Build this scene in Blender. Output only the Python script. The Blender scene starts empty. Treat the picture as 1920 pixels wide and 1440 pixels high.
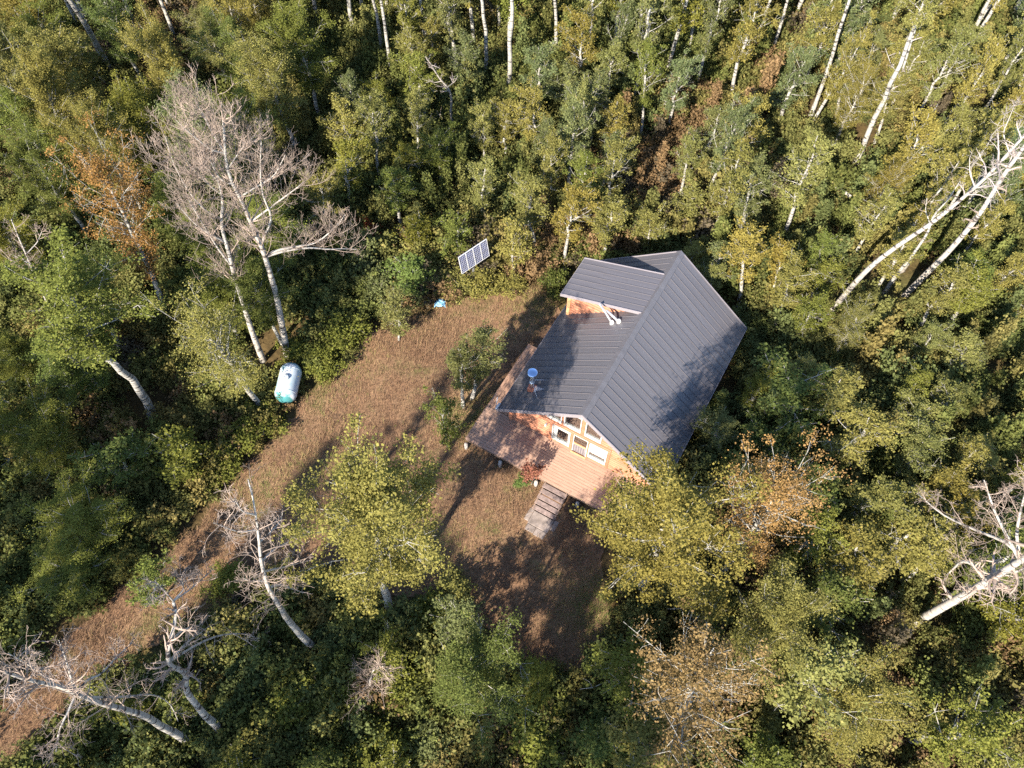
import bpy, bmesh, math, random
import numpy as np
from mathutils import Vector, Matrix, Euler

scene = bpy.context.scene
R = math.radians
# ------------------------------------------------------------------ camera, sky, sun, exposure
CAM_H, PITCH, FPX = 34.72, R(60.38), 1509.0
cam_data = bpy.data.cameras.new('camera')
cam_data.sensor_width = 36.0
cam_data.lens = FPX / 1920 * 36.0
cam_data.clip_end = 2000
cam = bpy.data.objects.new('camera', cam_data)
cam.location = (0, 0, CAM_H)
cam.rotation_euler = (R(90) - PITCH, 0, 0)
scene.collection.objects.link(cam)
scene.camera = cam

SHADOW_AZ, SUN_EL = R(60.0), R(35.0)          # direction shadows fall (from +X towards +Y), sun height
to_sun = Vector((-math.cos(SHADOW_AZ) * math.cos(SUN_EL), -math.sin(SHADOW_AZ) * math.cos(SUN_EL), math.sin(SUN_EL)))
world = bpy.data.worlds.new('World')
scene.world = world
world.use_nodes = True
nt = world.node_tree
sky = nt.nodes.new('ShaderNodeTexSky')
sky.sky_type = 'NISHITA'
sky.sun_disc = False
sky.sun_elevation = SUN_EL
sky.sun_rotation = math.atan2(to_sun.x, to_sun.y)
sky.altitude = 2000
nt.links.new(sky.outputs[0], nt.nodes['Background'].inputs[0])
nt.nodes['Background'].inputs[1].default_value = 0.13
sun_data = bpy.data.lights.new('sun', 'SUN')
sun_data.energy = 5.0
sun_data.angle = R(0.55)
sun_data.color = (1.0, 0.905, 0.77)
sun = bpy.data.objects.new('sun', sun_data)
sun.rotation_euler = (-to_sun).to_track_quat('-Z', 'Y').to_euler()
sun.location = to_sun * 80
scene.collection.objects.link(sun)
scene.view_settings.view_transform = 'Standard'
scene.view_settings.look = 'None'
scene.view_settings.exposure = 1.72
scene.view_settings.gamma = 1.0
scene.cycles.use_denoising = False
scene.cycles.max_bounces = 3
scene.cycles.diffuse_bounces = 2
scene.cycles.glossy_bounces = 2
scene.cycles.transmission_bounces = 3
scene.cycles.transparent_max_bounces = 3

C = scene.collection
rng = random.Random(7)
nrg = np.random.default_rng(7)

# ------------------------------------------------------------------ geometry of the view, used to set things out on the ground
_c, _s = math.cos(PITCH), math.sin(PITCH)
def ray(px, py):
    a, b = (px - 960) / FPX, (720 - py) / FPX
    return Vector((a, _c + b * _s, -_s + b * _c))
def gnd(px, py, z=0.0):
    d = ray(px, py)
    return Vector((0, 0, CAM_H)) + d * ((z - CAM_H) / d.z)
def upright(base, px, py):
    n = Vector((base[0], base[1], 0)).normalized()
    d = ray(px, py)
    return Vector((0, 0, CAM_H)) + d * (Vector(base).dot(n) / d.dot(n))
def proj(p):
    x, y, z = p[0], p[1], p[2] - CAM_H
    f = y * _c - z * _s
    return (960 + FPX * x / f, 720 - FPX * (y * _s + z * _c) / f)
def in_poly(x, y, poly):
    k = False
    j = len(poly) - 1
    for i in range(len(poly)):
        xi, yi = poly[i]; xj, yj = poly[j]
        if (yi > y) != (yj > y) and x < (xj - xi) * (y - yi) / (yj - yi) + xi:
            k = not k
        j = i
    return k

# ------------------------------------------------------------------ object helpers
def link(name, mesh, parent=None, mat=None):
    o = bpy.data.objects.new(name, mesh)
    C.objects.link(o)
    if parent is not None:
        o.parent = parent
    if mat is not None and mesh is not None and not mesh.materials:
        mesh.materials.append(mat)
    return o
def tag(o, label=None, cat=None, group=None, kind=None):
    if label: o['label'] = label
    if cat: o['category'] = cat
    if group: o['group'] = group
    if kind: o['kind'] = kind
    return o
def empty(name, loc=(0, 0, 0), rotz=0.0, label=None, cat=None, group=None):
    o = link(name, None)
    o.location = loc
    o.rotation_euler = (0, 0, rotz)
    o.empty_display_size = 0.2
    return tag(o, label, cat, group)
def mesh_np(name, verts, faces, mat=None, smooth=False, rnd=None):
    verts = np.asarray(verts, np.float32); faces = np.asarray(faces, np.int32)
    k = faces.shape[1]
    me = bpy.data.meshes.new(name)
    me.vertices.add(len(verts)); me.vertices.foreach_set('co', verts.ravel())
    me.loops.add(faces.size); me.loops.foreach_set('vertex_index', faces.ravel())
    me.polygons.add(len(faces))
    me.polygons.foreach_set('loop_start', np.arange(0, faces.size, k, dtype=np.int32))
    me.polygons.foreach_set('loop_total', np.full(len(faces), k, np.int32))
    if smooth:
        me.polygons.foreach_set('use_smooth', np.ones(len(faces), bool))
    if rnd is not None:
        at = me.attributes.new('rnd', 'FLOAT', 'FACE')
        at.data.foreach_set('value', np.asarray(rnd, np.float32))
    me.update(calc_edges=True)
    if mat: me.materials.append(mat)
    return me
def mesh_py(name, verts, faces, mat=None, smooth=False):
    me = bpy.data.meshes.new(name)
    me.from_pydata([tuple(v) for v in verts], [], [tuple(f) for f in faces])
    me.update()
    if smooth:
        for p in me.polygons: p.use_smooth = True
    if mat: me.materials.append(mat)
    return me
def box_data(x0, x1, y0, y1, z0, z1):
    v = [(x0, y0, z0), (x1, y0, z0), (x1, y1, z0), (x0, y1, z0), (x0, y0, z1), (x1, y0, z1), (x1, y1, z1), (x0, y1, z1)]
    f = [(0, 3, 2, 1), (4, 5, 6, 7), (0, 1, 5, 4), (1, 2, 6, 5), (2, 3, 7, 6), (3, 0, 4, 7)]
    return v, f
def box(name, parent, x0, x1, y0, y1, z0, z1, mat, bevel=0.0):
    v, f = box_data(min(x0, x1), max(x0, x1), min(y0, y1), max(y0, y1), min(z0, z1), max(z0, z1))
    me = mesh_py(name, v, f)
    if bevel:
        bm = bmesh.new(); bm.from_mesh(me)
        bmesh.ops.bevel(bm, geom=bm.edges[:], offset=bevel, segments=1, affect='EDGES')
        bm.to_mesh(me); bm.free()
    me.materials.append(mat)
    return link(name, me, parent)
class TubeSet:
    """many tapered tubes collected into one mesh"""
    def __init__(self): self.v = []; self.f = []; self.n = 0
    def add(self, pts, rads, sides=6, cap=True):
        pts = np.asarray([tuple(p) for p in pts], float); m = len(pts)
        rads = np.asarray(rads, float)
        d = np.gradient(pts, axis=0)
        d /= (np.linalg.norm(d, axis=1, keepdims=True) + 1e-9)
        ref = np.array([0.31, 0.17, 0.93]) if abs(d[0][2]) < 0.8 else np.array([0.94, 0.2, 0.05])
        a = np.cross(d, ref); a /= (np.linalg.norm(a, axis=1, keepdims=True) + 1e-9)
        b = np.cross(d, a)
        t = np.arange(sides) * 2 * np.pi / sides
        ring = (np.cos(t)[None, :, None] * a[:, None, :] + np.sin(t)[None, :, None] * b[:, None, :]) * rads[:, None, None] + pts[:, None, :]
        self.v.append(ring.reshape(-1, 3))
        i = np.arange(m - 1)[:, None] * sides; k = np.arange(sides)[None, :]; k2 = (k + 1) % sides
        q = np.stack([i + k, i + k2, i + sides + k2, i + sides + k], -1).reshape(-1, 4) + self.n
        self.f.append(q)
        self.n += m * sides
        if cap and sides >= 4:
            pass
    def mesh(self, name, mat, smooth=True):
        return mesh_np(name, np.concatenate(self.v), np.concatenate(self.f), mat, smooth)

# ------------------------------------------------------------------ materials
def new_mat(name):
    m = bpy.data.materials.new(name); m.use_nodes = True
    n = m.node_tree
    return m, n, n.nodes, n.links, n.nodes['Principled BSDF']
def ramp(nodes, stops):
    r = nodes.new('ShaderNodeValToRGB')
    e = r.color_ramp.elements
    while len(e) < len(stops): e.new(0.5)
    for el, (p, col) in zip(e, stops):
        el.position = p; el.color = (*col, 1)
    return r
def noise(nodes, links, scale, detail=4, rough=0.55, coord='Object', vec=None, mapscale=None):
    n = nodes.new('ShaderNodeTexNoise')
    n.inputs['Scale'].default_value = scale; n.inputs['Detail'].default_value = detail; n.inputs['Roughness'].default_value = rough
    if vec is None:
        tc = nodes.new('ShaderNodeTexCoord'); vec = tc.outputs[coord]
    if mapscale:
        mp = nodes.new('ShaderNodeMapping'); mp.inputs['Scale'].default_value = mapscale
        links.new(vec, mp.inputs['Vector']); vec = mp.outputs[0]
    links.new(vec, n.inputs['Vector'])
    return n
def bump(nodes, links, src, bsdf, strength=0.3, dist=0.02):
    b = nodes.new('ShaderNodeBump'); b.inputs['Strength'].default_value = strength; b.inputs['Distance'].default_value = dist
    links.new(src, b.inputs['Height']); links.new(b.outputs[0], bsdf.inputs['Normal'])
def mix_rgb(nodes, links, fac, a, b, mode='MIX'):
    m = nodes.new('ShaderNodeMix'); m.data_type = 'RGBA'; m.blend_type = mode
    for sock, val in ((m.inputs[0], fac), (m.inputs[6], a), (m.inputs[7], b)):
        if hasattr(val, 'is_linked') or isinstance(val, bpy.types.NodeSocket): links.new(val, sock)
        elif isinstance(val, (int, float)): sock.default_value = val
        else: sock.default_value = (*val, 1)
    return m.outputs[2]

def simple(name, col, rough=0.6, metal=0.0, var=0.12, scale=6.0, bump_s=0.0, spec=0.4, objvar=0.0, mapscale=None):
    m, n, nodes, links, bs = new_mat(name)
    nz = noise(nodes, links, scale, 5, mapscale=mapscale)
    lo = tuple(max(0, c * (1 - var)) for c in col); hi = tuple(min(1, c * (1 + var)) for c in col)
    r = ramp(nodes, [(0.3, lo), (0.7, hi)])
    links.new(nz.outputs[0], r.inputs[0])
    out = r.outputs[0]
    if objvar:
        oi = nodes.new('ShaderNodeObjectInfo')
        mr = nodes.new('ShaderNodeMapRange'); mr.inputs[3].default_value = 1 - objvar; mr.inputs[4].default_value = 1 + objvar
        links.new(oi.outputs['Random'], mr.inputs[0])
        hs = nodes.new('ShaderNodeHueSaturation'); links.new(mr.outputs[0], hs.inputs['Value']); links.new(out, hs.inputs['Color'])
        out = hs.outputs[0]
    links.new(out, bs.inputs['Base Color'])
    bs.inputs['Roughness'].default_value = rough; bs.inputs['Metallic'].default_value = metal
    bs.inputs['Specular IOR Level'].default_value = spec
    if bump_s: bump(nodes, links, nz.outputs[0], bs, bump_s)
    return m

def leaf_material(name, instanced=False):
    m, n, nodes, links, bs = new_mat(name)
    nodes.remove(bs)
    out = nodes['Material Output']
    if instanced:
        at = nodes.new('ShaderNodeAttribute'); at.attribute_type = 'INSTANCER'; at.attribute_name = 'tint'
        base = at.outputs['Color']
    else:
        oi = nodes.new('ShaderNodeObjectInfo'); base = oi.outputs['Color']
    rn = nodes.new('ShaderNodeAttribute'); rn.attribute_name = 'rnd'
    v = nodes.new('ShaderNodeMapRange'); v.inputs[3].default_value = 0.65; v.inputs[4].default_value = 1.30
    links.new(rn.outputs['Fac'], v.inputs[0])
    hs = nodes.new('ShaderNodeHueSaturation')
    links.new(base, hs.inputs['Color']); links.new(v.outputs[0], hs.inputs['Value'])
    # a share of the leaves has turned yellow
    cmp = nodes.new('ShaderNodeMapRange'); cmp.inputs[1].default_value = 0.80; cmp.inputs[2].default_value = 1.0
    links.new(rn.outputs['Fac'], cmp.inputs[0])
    mul = nodes.new('ShaderNodeMath'); mul.operation = 'MULTIPLY'; mul.inputs[1].default_value = 0.55
    links.new(cmp.outputs[0], mul.inputs[0])
    col = mix_rgb(nodes, links, mul.outputs[0], hs.outputs[0], (0.29, 0.22, 0.085))
    d = nodes.new('ShaderNodeBsdfDiffuse'); t = nodes.new('ShaderNodeBsdfTranslucent')
    links.new(col, d.inputs[0])
    tc = mix_rgb(nodes, links, 0.5, col, (0.20, 0.21, 0.055))
    links.new(tc, t.inputs[0])
    m1 = nodes.new('ShaderNodeMixShader'); m1.inputs[0].default_value = 0.28
    links.new(d.outputs[0], m1.inputs[1]); links.new(t.outputs[0], m1.inputs[2])
    links.new(m1.outputs[0], out.inputs[0])
    return m

def bark_material(name, pale, dark, scar=0.42):
    m, n, nodes, links, bs = new_mat(name)
    tc = nodes.new('ShaderNodeTexCoord')
    a = noise(nodes, links, 1.0, 4, 0.6, vec=tc.outputs['Object'], mapscale=(5, 5, 9))
    b = noise(nodes, links, 1.0, 3, 0.5, vec=tc.outputs['Object'], mapscale=(1.3, 1.3, 6.5))
    r1 = ramp(nodes, [(0.32, tuple(c * 0.72 for c in pale)), (0.6, pale)])
    links.new(a.outputs[0], r1.inputs[0])
    r2 = ramp(nodes, [(scar - 0.07, (1, 1, 1)), (scar + 0.02, (0, 0, 0))])
    links.new(b.outputs[0], r2.inputs[0])
    col = mix_rgb(nodes, links, r2.outputs[0], r1.outputs[0], dark)
    links.new(col, bs.inputs['Base Color'])
    bs.inputs['Roughness'].default_value = 0.75; bs.inputs['Specular IOR Level'].default_value = 0.25
    bump(nodes, links, a.outputs[0], bs, 0.4, 0.02)
    return m

M = {}
M['leaf'] = leaf_material('aspen leaf')
M['leaf_inst'] = leaf_material('shrub leaf', True)
M['bark'] = bark_material('aspen bark', (0.35, 0.335, 0.30), (0.045, 0.04, 0.035), 0.45)
M['bark_grey'] = bark_material('grey bark', (0.30, 0.27, 0.23), (0.06, 0.05, 0.04), 0.42)
M['bark_dead'] = bark_material('bleached bark', (0.38, 0.35, 0.31), (0.06, 0.05, 0.045), 0.43)
M['twig'] = simple('bleached twig', (0.27, 0.21, 0.17), 0.8, var=0.5, scale=0.9, spec=0.2)
M['twig_grey'] = simple('grey twig', (0.30, 0.26, 0.24), 0.8, var=0.3, scale=0.9, spec=0.2)
M['roof'] = simple('charcoal standing seam metal', (0.096, 0.090, 0.098), 0.36, 0.0, 0.14, 0.9, 0.02, 0.55, 0.05, mapscale=(.5, 4, 1))
M['trim'] = simple('grey metal trim', (0.22, 0.20, 0.215), 0.4, 0.0, 0.06, 2.0, 0, 0.5)
M['log'] = simple('orange stained log', (0.36, 0.15, 0.085), 0.55, 0, 0.28, 2.0, 0.05, 0.4, 0.10, mapscale=(1, 6, 10))
M['logend'] = simple('pale log end', (0.60, 0.30, 0.15), 0.6, 0, 0.2, 8, 0.0, 0.3)
M['deck'] = simple('brown deck board', (0.32, 0.205, 0.150), 0.6, 0, 0.16, 2.5, 0.04, 0.35, 0.07, mapscale=(1, 8, 8))
M['deck_side'] = simple('deck board side strip', (0.35, 0.21, 0.14), 0.6, 0, 0.2, 2.5, 0.04, 0.35, 0.08, mapscale=(8, 1, 8))
M['beam'] = simple('weathered framing timber', (0.15, 0.10, 0.075), 0.8, 0, 0.3, 5, 0.05)
M['tread'] = simple('weathered stair tread', (0.20, 0.15, 0.135), 0.75, 0, 0.35, 7, 0.06, 0.3, 0.12)
M['concrete'] = simple('stained concrete', (0.20, 0.165, 0.145), 0.85, 0, 0.4, 3.5, 0.05, 0.3)
M['pale_post'] = simple('pale footing', (0.36, 0.32, 0.29), 0.8, 0, 0.2, 9, 0.04)
M['white'] = simple('white vinyl', (0.55, 0.54, 0.52), 0.45, 0, 0.04, 3, 0)
M['curtain'] = simple('white curtain', (0.40, 0.40, 0.385), 0.9, 0, 0.08, 12, 0.1)
M['interior'] = simple('dim interior', (0.34, 0.26, 0.19), 0.9, 0, 0.3, 2, 0)
M['door'] = simple('slate door', (0.13, 0.12, 0.13), 0.5, 0, 0.15, 4, 0)
M['skirt'] = simple('dark foundation', (0.10, 0.085, 0.075), 0.9, 0, 0.3, 4, 0.05)
M['soffit'] = simple('wood soffit', (0.30, 0.15, 0.07), 0.7, 0, 0.2, 4, 0)
M['galv'] = simple('galvanised steel', (0.66, 0.68, 0.70), 0.28, 0.85, 0.1, 6, 0.0)
M['galv_matte'] = simple('pale galvanised', (0.50, 0.53, 0.57), 0.35, 0.6, 0.1, 6, 0.0)
M['cap'] = simple('sky tinted mirror cap', (0.42, 0.55, 0.75), 0.16, 1.0, 0.05, 6, 0.0)  # blue of the reflected sky is put into the metal colour
M['boot'] = simple('orange flashing boot', (0.46, 0.16, 0.09), 0.6, 0, 0.2, 9, 0)
M['steel'] = simple('dull steel post', (0.20, 0.20, 0.21), 0.5, 0.5, 0.2, 4, 0)
M['alu'] = simple('aluminium frame', (0.75, 0.76, 0.78), 0.35, 0.4, 0.05, 4, 0)
M['cell'] = simple('blue silicon cell', (0.045, 0.055, 0.13), 0.25, 0.0, 0.35, 5, 0, 0.6, 0.25)
M['backsheet'] = simple('white backsheet', (0.62, 0.63, 0.66), 0.4, 0, 0.05, 4, 0)
M['log_brown'] = bark_material('rotten brown log', (0.20, 0.11, 0.07), (0.05, 0.035, 0.03), 0.42)
M['tarp'] = simple('blue tarp', (0.16, 0.33, 0.48), 0.5, 0, 0.4, 6, 0.1)

# window glass: reflects the sky, still shows the room
mg, n, nodes, links, bs = new_mat('window glass')
nodes.remove(bs)
tr_ = nodes.new('ShaderNodeBsdfTransparent'); tr_.inputs[0].default_value = (0.86, 0.90, 0.88, 1)
gl_ = nodes.new('ShaderNodeBsdfGlossy'); gl_.inputs['Roughness'].default_value = 0.05
mx_ = nodes.new('ShaderNodeMixShader'); mx_.inputs[0].default_value = 0.30
links.new(tr_.outputs[0], mx_.inputs[1]); links.new(gl_.outputs[0], mx_.inputs[2])
links.new(mx_.outputs[0], nodes['Material Output'].inputs[0])
mg.use_transparent_shadow = True
M['glass'] = mg

# tank paint: chalky white worn through to teal
m, n, nodes, links, bs = new_mat('worn tank paint')
tc = nodes.new('ShaderNodeTexCoord')
a = noise(nodes, links, 1.7, 6, 0.65, vec=tc.outputs['Object'])
b = noise(nodes, links, 9.0, 5, 0.7, vec=tc.outputs['Object'])
r1 = ramp(nodes, [(0.42, (0.50, 0.53, 0.57)), (0.58, (0.40, 0.50, 0.53)), (0.68, (0.08, 0.24, 0.30))])
links.new(a.outputs[0], r1.inputs[0])
sep = nodes.new('ShaderNodeSeparateXYZ'); links.new(tc.outputs['Object'], sep.inputs[0])
ab = nodes.new('ShaderNodeMath'); ab.operation = 'ABSOLUTE'; links.new(sep.outputs[1], ab.inputs[0])
ad = nodes.new('ShaderNodeMath'); ad.operation = 'ADD'; links.new(ab.outputs[0], ad.inputs[0]); links.new(a.outputs[0], ad.inputs[1])
mr = nodes.new('ShaderNodeMapRange'); mr.inputs[1].default_value = 1.28; mr.inputs[2].default_value = 1.46
links.new(ad.outputs[0], mr.inputs[0])
col = mix_rgb(nodes, links, mr.outputs[0], r1.outputs[0], (0.05, 0.19, 0.20))
r2 = ramp(nodes, [(0.24, (1, 1, 1)), (0.30, (0, 0, 0))]); links.new(b.outputs[0], r2.inputs[0])
col = mix_rgb(nodes, links, r2.outputs[0], col, (0.05, 0.07, 0.07))
links.new(col, bs.inputs['Base Color']); bs.inputs['Roughness'].default_value = 0.4
M['tank'] = m

# ground: litter, soil and low weeds
m, n, nodes, links, bs = new_mat('forest floor')
a = noise(nodes, links, 0.22, 6, 0.6); b = noise(nodes, links, 3.2, 6, 0.7)
r1 = ramp(nodes, [(0.30, (0.050, 0.040, 0.022)), (0.5, (0.085, 0.062, 0.030)), (0.7, (0.070, 0.075, 0.028))])
links.new(a.outputs[0], r1.inputs[0])
r2 = ramp(nodes, [(0.3, (0.45, 0.45, 0.45)), (0.7, (1.5, 1.4, 1.25))]); links.new(b.outputs[0], r2.inputs[0])
col = mix_rgb(nodes, links, 1.0, r1.outputs[0], r2.outputs[0], 'MULTIPLY')
links.new(col, bs.inputs['Base Color']); bs.inputs['Roughness'].default_value = 0.95; bs.inputs['Specular IOR Level'].default_value = 0.1
bump(nodes, links, b.outputs[0], bs, 0.8, 0.08)
M['floor'] = m
m, n, nodes, links, bs = new_mat('dry mown grass')
a = noise(nodes, links, 0.55, 7, 0.68); b = noise(nodes, links, 7.0, 7, 0.75)
r1 = ramp(nodes, [(0.34, (0.105, 0.070, 0.048)), (0.46, (0.185, 0.112, 0.068)), (0.55, (0.205, 0.135, 0.082)), (0.66, (0.105, 0.105, 0.040))])
links.new(a.outputs[0], r1.inputs[0])
r2 = ramp(nodes, [(0.3, (0.55, 0.52, 0.5)), (0.7, (1.35, 1.3, 1.25))]); links.new(b.outputs[0], r2.inputs[0])
col = mix_rgb(nodes, links, 1.0, r1.outputs[0], r2.outputs[0], 'MULTIPLY')
links.new(col, bs.inputs['Base Color']); bs.inputs['Roughness'].default_value = 0.95; bs.inputs['Specular IOR Level'].default_value = 0.1
bump(nodes, links, b.outputs[0], bs, 0.7, 0.05)
M['lawn'] = m
m, n, nodes, links, bs = new_mat('dry grass blade')
rn = nodes.new('ShaderNodeAttribute'); rn.attribute_name = 'rnd'
r1 = ramp(nodes, [(0.0, (0.12, 0.07, 0.045)), (0.35, (0.20, 0.122, 0.070)), (0.7, (0.27, 0.175, 0.095)), (0.88, (0.17, 0.15, 0.05)), (1.0, (0.11, 0.135, 0.035))])
links.new(rn.outputs['Fac'], r1.inputs[0]); links.new(r1.outputs[0], bs.inputs['Base Color'])
bs.inputs['Roughness'].default_value = 0.8; bs.inputs['Specular IOR Level'].default_value = 0.15
M['blade'] = m

# ------------------------------------------------------------------ the setting: ground and clearing
CLEAR_PX = [(-60, 1370), (60, 1255), (120, 1200), (250, 1090), (360, 1000), (440, 900), (520, 805), (580, 742), (650, 672), (700, 622),
            (745, 612), (800, 592), (870, 558), (960, 540), (1030, 552), (1062, 600), (1150, 800), (1180, 960), (1130, 1010), (1125, 1080), (1145, 1180),
            (1085, 1255), (985, 1245), (930, 1190), (840, 1130), (720, 1110), (620, 1060), (500, 1085), (420, 1140),
            (350, 1180), (270, 1215), (130, 1340), (-20, 1450)]
CLEAR = []
_cp = [gnd(*p) for p in CLEAR_PX]
for i in range(len(_cp)):
    a_, b_ = _cp[i], _cp[(i + 1) % len(_cp)]
    k = max(1, int((b_ - a_).length / 0.5))
    for j in range(k):
        q = a_.lerp(b_, j / k)
        CLEAR.append((q.x + rng.gauss(0, 0.13), q.y + rng.gauss(0, 0.13)))
def in_clear(x, y): return in_poly(x, y, CLEAR)

# big sheet to the horizon with a finer rolling patch in the middle
gx = np.concatenate([np.linspace(-900, -60, 8)[:-1], np.linspace(-60, 60, 121), np.linspace(60, 900, 8)[1:]])
gy = np.concatenate([np.linspace(-900, -30, 8)[:-1], np.linspace(-30, 90, 121), np.linspace(90, 900, 8)[1:]])
GX, GY = np.meshgrid(gx, gy)
def relief(x, y):
    return 0.10 * np.sin(x * 0.9 + 1.3) * np.cos(y * 0.7) + 0.07 * np.sin(x * 1.7 + y * 1.1)
near_house = np.exp(-(((GX + 1) / 13.0) ** 2 + ((GY - 17) / 11.0) ** 2) ** 2)
GZ = (relief(GX, GY) - 0.13) * (1 - near_house) - 0.01
gv = np.stack([GX, GY, GZ], -1).reshape(-1, 3)
ny, nx = GX.shape
ii, jj = np.meshgrid(np.arange(ny - 1), np.arange(nx - 1), indexing='ij')
gf = np.stack([ii * nx + jj, ii * nx + jj + 1, (ii + 1) * nx + jj + 1, (ii + 1) * nx + jj], -1).reshape(-1, 4)
tag(link('ground', mesh_np('ground', gv, gf, M['floor'], True)), kind='structure')

bm = bmesh.new()
f = bm.faces.new([bm.verts.new((x, y, 0.006)) for x, y in CLEAR])
if f.normal.z < 0: f.normal_flip()
bmesh.ops.triangulate(bm, faces=bm.faces[:])
me = bpy.data.meshes.new('grass_clearing'); bm.to_mesh(me); bm.free(); me.materials.append(M['lawn'])
tag(link('grass_clearing', me), kind='structure')

# ------------------------------------------------------------------ the cabin
HX, HY, TH = 3.139, 15.616, -0.524
L, W, ZE, ZR, O, HW, ZD = 9.83, 4.11, 2.08, 5.41, 0.50, 3.66, 0.80
SL = (ZR - ZE) / W
EU = Vector((math.cos(TH), math.sin(TH), 0)); EW = Vector((-math.sin(TH), math.cos(TH), 0))
def hloc(u, w, z=0.0): return Vector((HX, HY, 0)) + EU * u + EW * w + Vector((0, 0, z))
def to_house(x, y):
    d = Vector((x - HX, y - HY, 0)); return d.dot(EU), d.dot(EW)

cabin = empty('log_cabin', (HX, HY, 0), TH, 'orange log cabin with charcoal metal gable roof and a shed dormer', 'cabin')
def prism(name, parent, pts_uz, w0, w1, mat):
    """polygon in the u,z plane extruded along w"""
    k = len(pts_uz)
    v = [(u, w0, z) for u, z in pts_uz] + [(u, w1, z) for u, z in pts_uz]
    f = [tuple(range(k)), tuple(range(2 * k - 1, k - 1, -1))] + [(i, i + k, (i + 1) % k + k, (i + 1) % k) for i in range(k)]
    me = mesh_py(name, v, f)
    bm = bmesh.new(); bm.from_mesh(me); bmesh.ops.recalc_face_normals(bm, faces=bm.faces[:]); bm.to_mesh(me); bm.free()
    me.materials.append(mat)
    return link(name, me, parent)
# foundation skirt
box('foundation', cabin, -HW + .12, HW - .12, .12, L - 2 * O - .12, -0.05, ZD - .06, M['skirt'])
# interior floor and back partition, seen through the glass
box('interior_floor', cabin, -HW + .2, HW - .2, .2, L - 2 * O - .2, ZD - .06, ZD, M['interior'])

def roof_z(u): return ZR - SL * abs(u)
def log_mesh(length, axis, h, depth=0.075, name='log'):
    """a D-shaped log; axis 'u' or 'w'; local origin at the start, bulging to -normal"""
    prof = [(0, 0), (depth * .62, h * .08), (depth * .95, h * .3), (depth, h * .5), (depth * .95, h * .7), (depth * .62, h * .92), (0, h)]
    v = []; k = len(prof)
    for t in (0, length):
        for d, z in prof:
            v.append((t, -d, z) if axis == 'u' else (-d, t, z))
    f = [tuple(range(k)), tuple(range(2 * k - 1, k - 1, -1))] + [(i, (i + 1) % k, (i + 1) % k + k, i + k) for i in range(k)]
    me = mesh_py(name, v, f, M['log'])
    bm = bmesh.new(); bm.from_mesh(me); bmesh.ops.recalc_face_normals(bm, faces=bm.faces[:]); bm.to_mesh(me); bm.free()
    return me
LH = 0.19
WB = L - 2 * O        # back wall w
# openings of the front wall: (u0,u1,z0,z1)
OPEN = [(-1.45, -0.54, 1.12, 2.42), (-0.40, 0.32, 0.80, 2.50), (0.42, 1.30, 1.12, 2.42),
        (-1.78, -1.04, 2.96, 3.72), (-0.93, -0.10, 2.96, 4.30), (0.10, 0.90, 2.96, 4.28)]
front = prism('front_wall', cabin, [(-HW, ZD), (-1.80, ZD), (-1.80, roof_z(1.8) - .16), (-HW, roof_z(HW) - .16)], 0.005, 0.14, M['log'])
prism('wall_core', front, [(1.32, ZD), (HW, ZD), (HW, roof_z(HW) - .16), (1.32, roof_z(1.32) - .16)], 0.005, 0.14, M['log'])
prism('wall_core', front, [(-1.80, 2.54), (1.32, 2.54), (1.32, 2.94), (-1.80, 2.94)], 0.005, 0.14, M['log'])
prism('wall_core', front, [(-1.04, 4.32), (1.32, 4.32), (0.0, ZR - .16)], 0.005, 0.14, M['log'])
prism('wall_core', front, [(-1.80, ZD), (-0.42, ZD), (-0.42, 1.10), (-1.80, 1.10)], 0.005, 0.14, M['log'])
prism('wall_core', front, [(0.34, ZD), (1.32, ZD), (1.32, 1.10), (0.34, 1.10)], 0.005, 0.14, M['log'])
z = ZD
while z < ZR - .3:
    half = min(HW, (ZR - .18 - (z + LH * .55)) / SL)
    cuts = sorted([(o[0], o[1]) for o in OPEN if o[2] < z + LH - .02 and o[3] > z + .02])
    x = -half
    for a_, b_ in cuts + [(half, half)]:
        if a_ - x > 0.06:
            lo = link('log', log_mesh(a_ - x, 'u', LH), front)
            lo.location = (x, 0.004, z)
        x = max(x, b_)
    z += LH
# posts between the openings, header beams
for u0, u1, z0, z1 in ((-.53, -.41, ZD, 2.52), (.33, .415, ZD, 2.52), (-.09, .09, 2.94, ZR - .22), (-1.03, -.94, 2.94, 4.2), (-1.60, -1.46, ZD, 2.52), (1.31, 1.44, ZD, 2.52)):
    box('post', front, u0, u1, -0.11, 0.0, z0 + .003, z1, M['log'], 0.01)
box('header_beam', front, -1.85, 1.45, -0.105, -0.0, 2.525, 2.70, M['log'], 0.015)
box('header_beam', front, -1.95, 1.25, -0.09, -0.0, 2.80, 2.935, M['log'], 0.015)
def window(u0, u1, z0, z1, curtains, cz=.03):
    fr = .045
    v, f = [], []
    for b_ in ((u0, u1, z0, z0 + fr), (u0, u1, z1 - fr, z1), (u0, u0 + fr, z0 + fr, z1 - fr), (u1 - fr, u1, z0 + fr, z1 - fr)):
        vv, ff = box_data(b_[0], b_[1], -0.13, 0.03, b_[2], b_[3])
        k = len(v); v += vv; f += [tuple(i + k for i in q) for q in ff]
    w = link('window', mesh_py('window', v, f, M['white']), cabin)
    box('pane', w, u0 + fr - .004, u1 - fr + .004, -0.045, -0.035, z0 + fr - .004, z1 - fr + .004, M['glass'])
    for c0, c1 in curtains:
        n_ = 14
        vv = []
        for i in range(n_ + 1):
            uu = c0 + (c1 - c0) * i / n_
            dd = -.060 + .010 * math.sin(i * 2.1)
            vv += [(uu, dd, z0 + cz), (uu, dd, z1 - .03)]
        ff = [(2 * i, 2 * i + 2, 2 * i + 3, 2 * i + 1) for i in range(n_)]
        link('curtain', mesh_py('curtain', vv, ff, M['curtain']), w)
    return w
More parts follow.
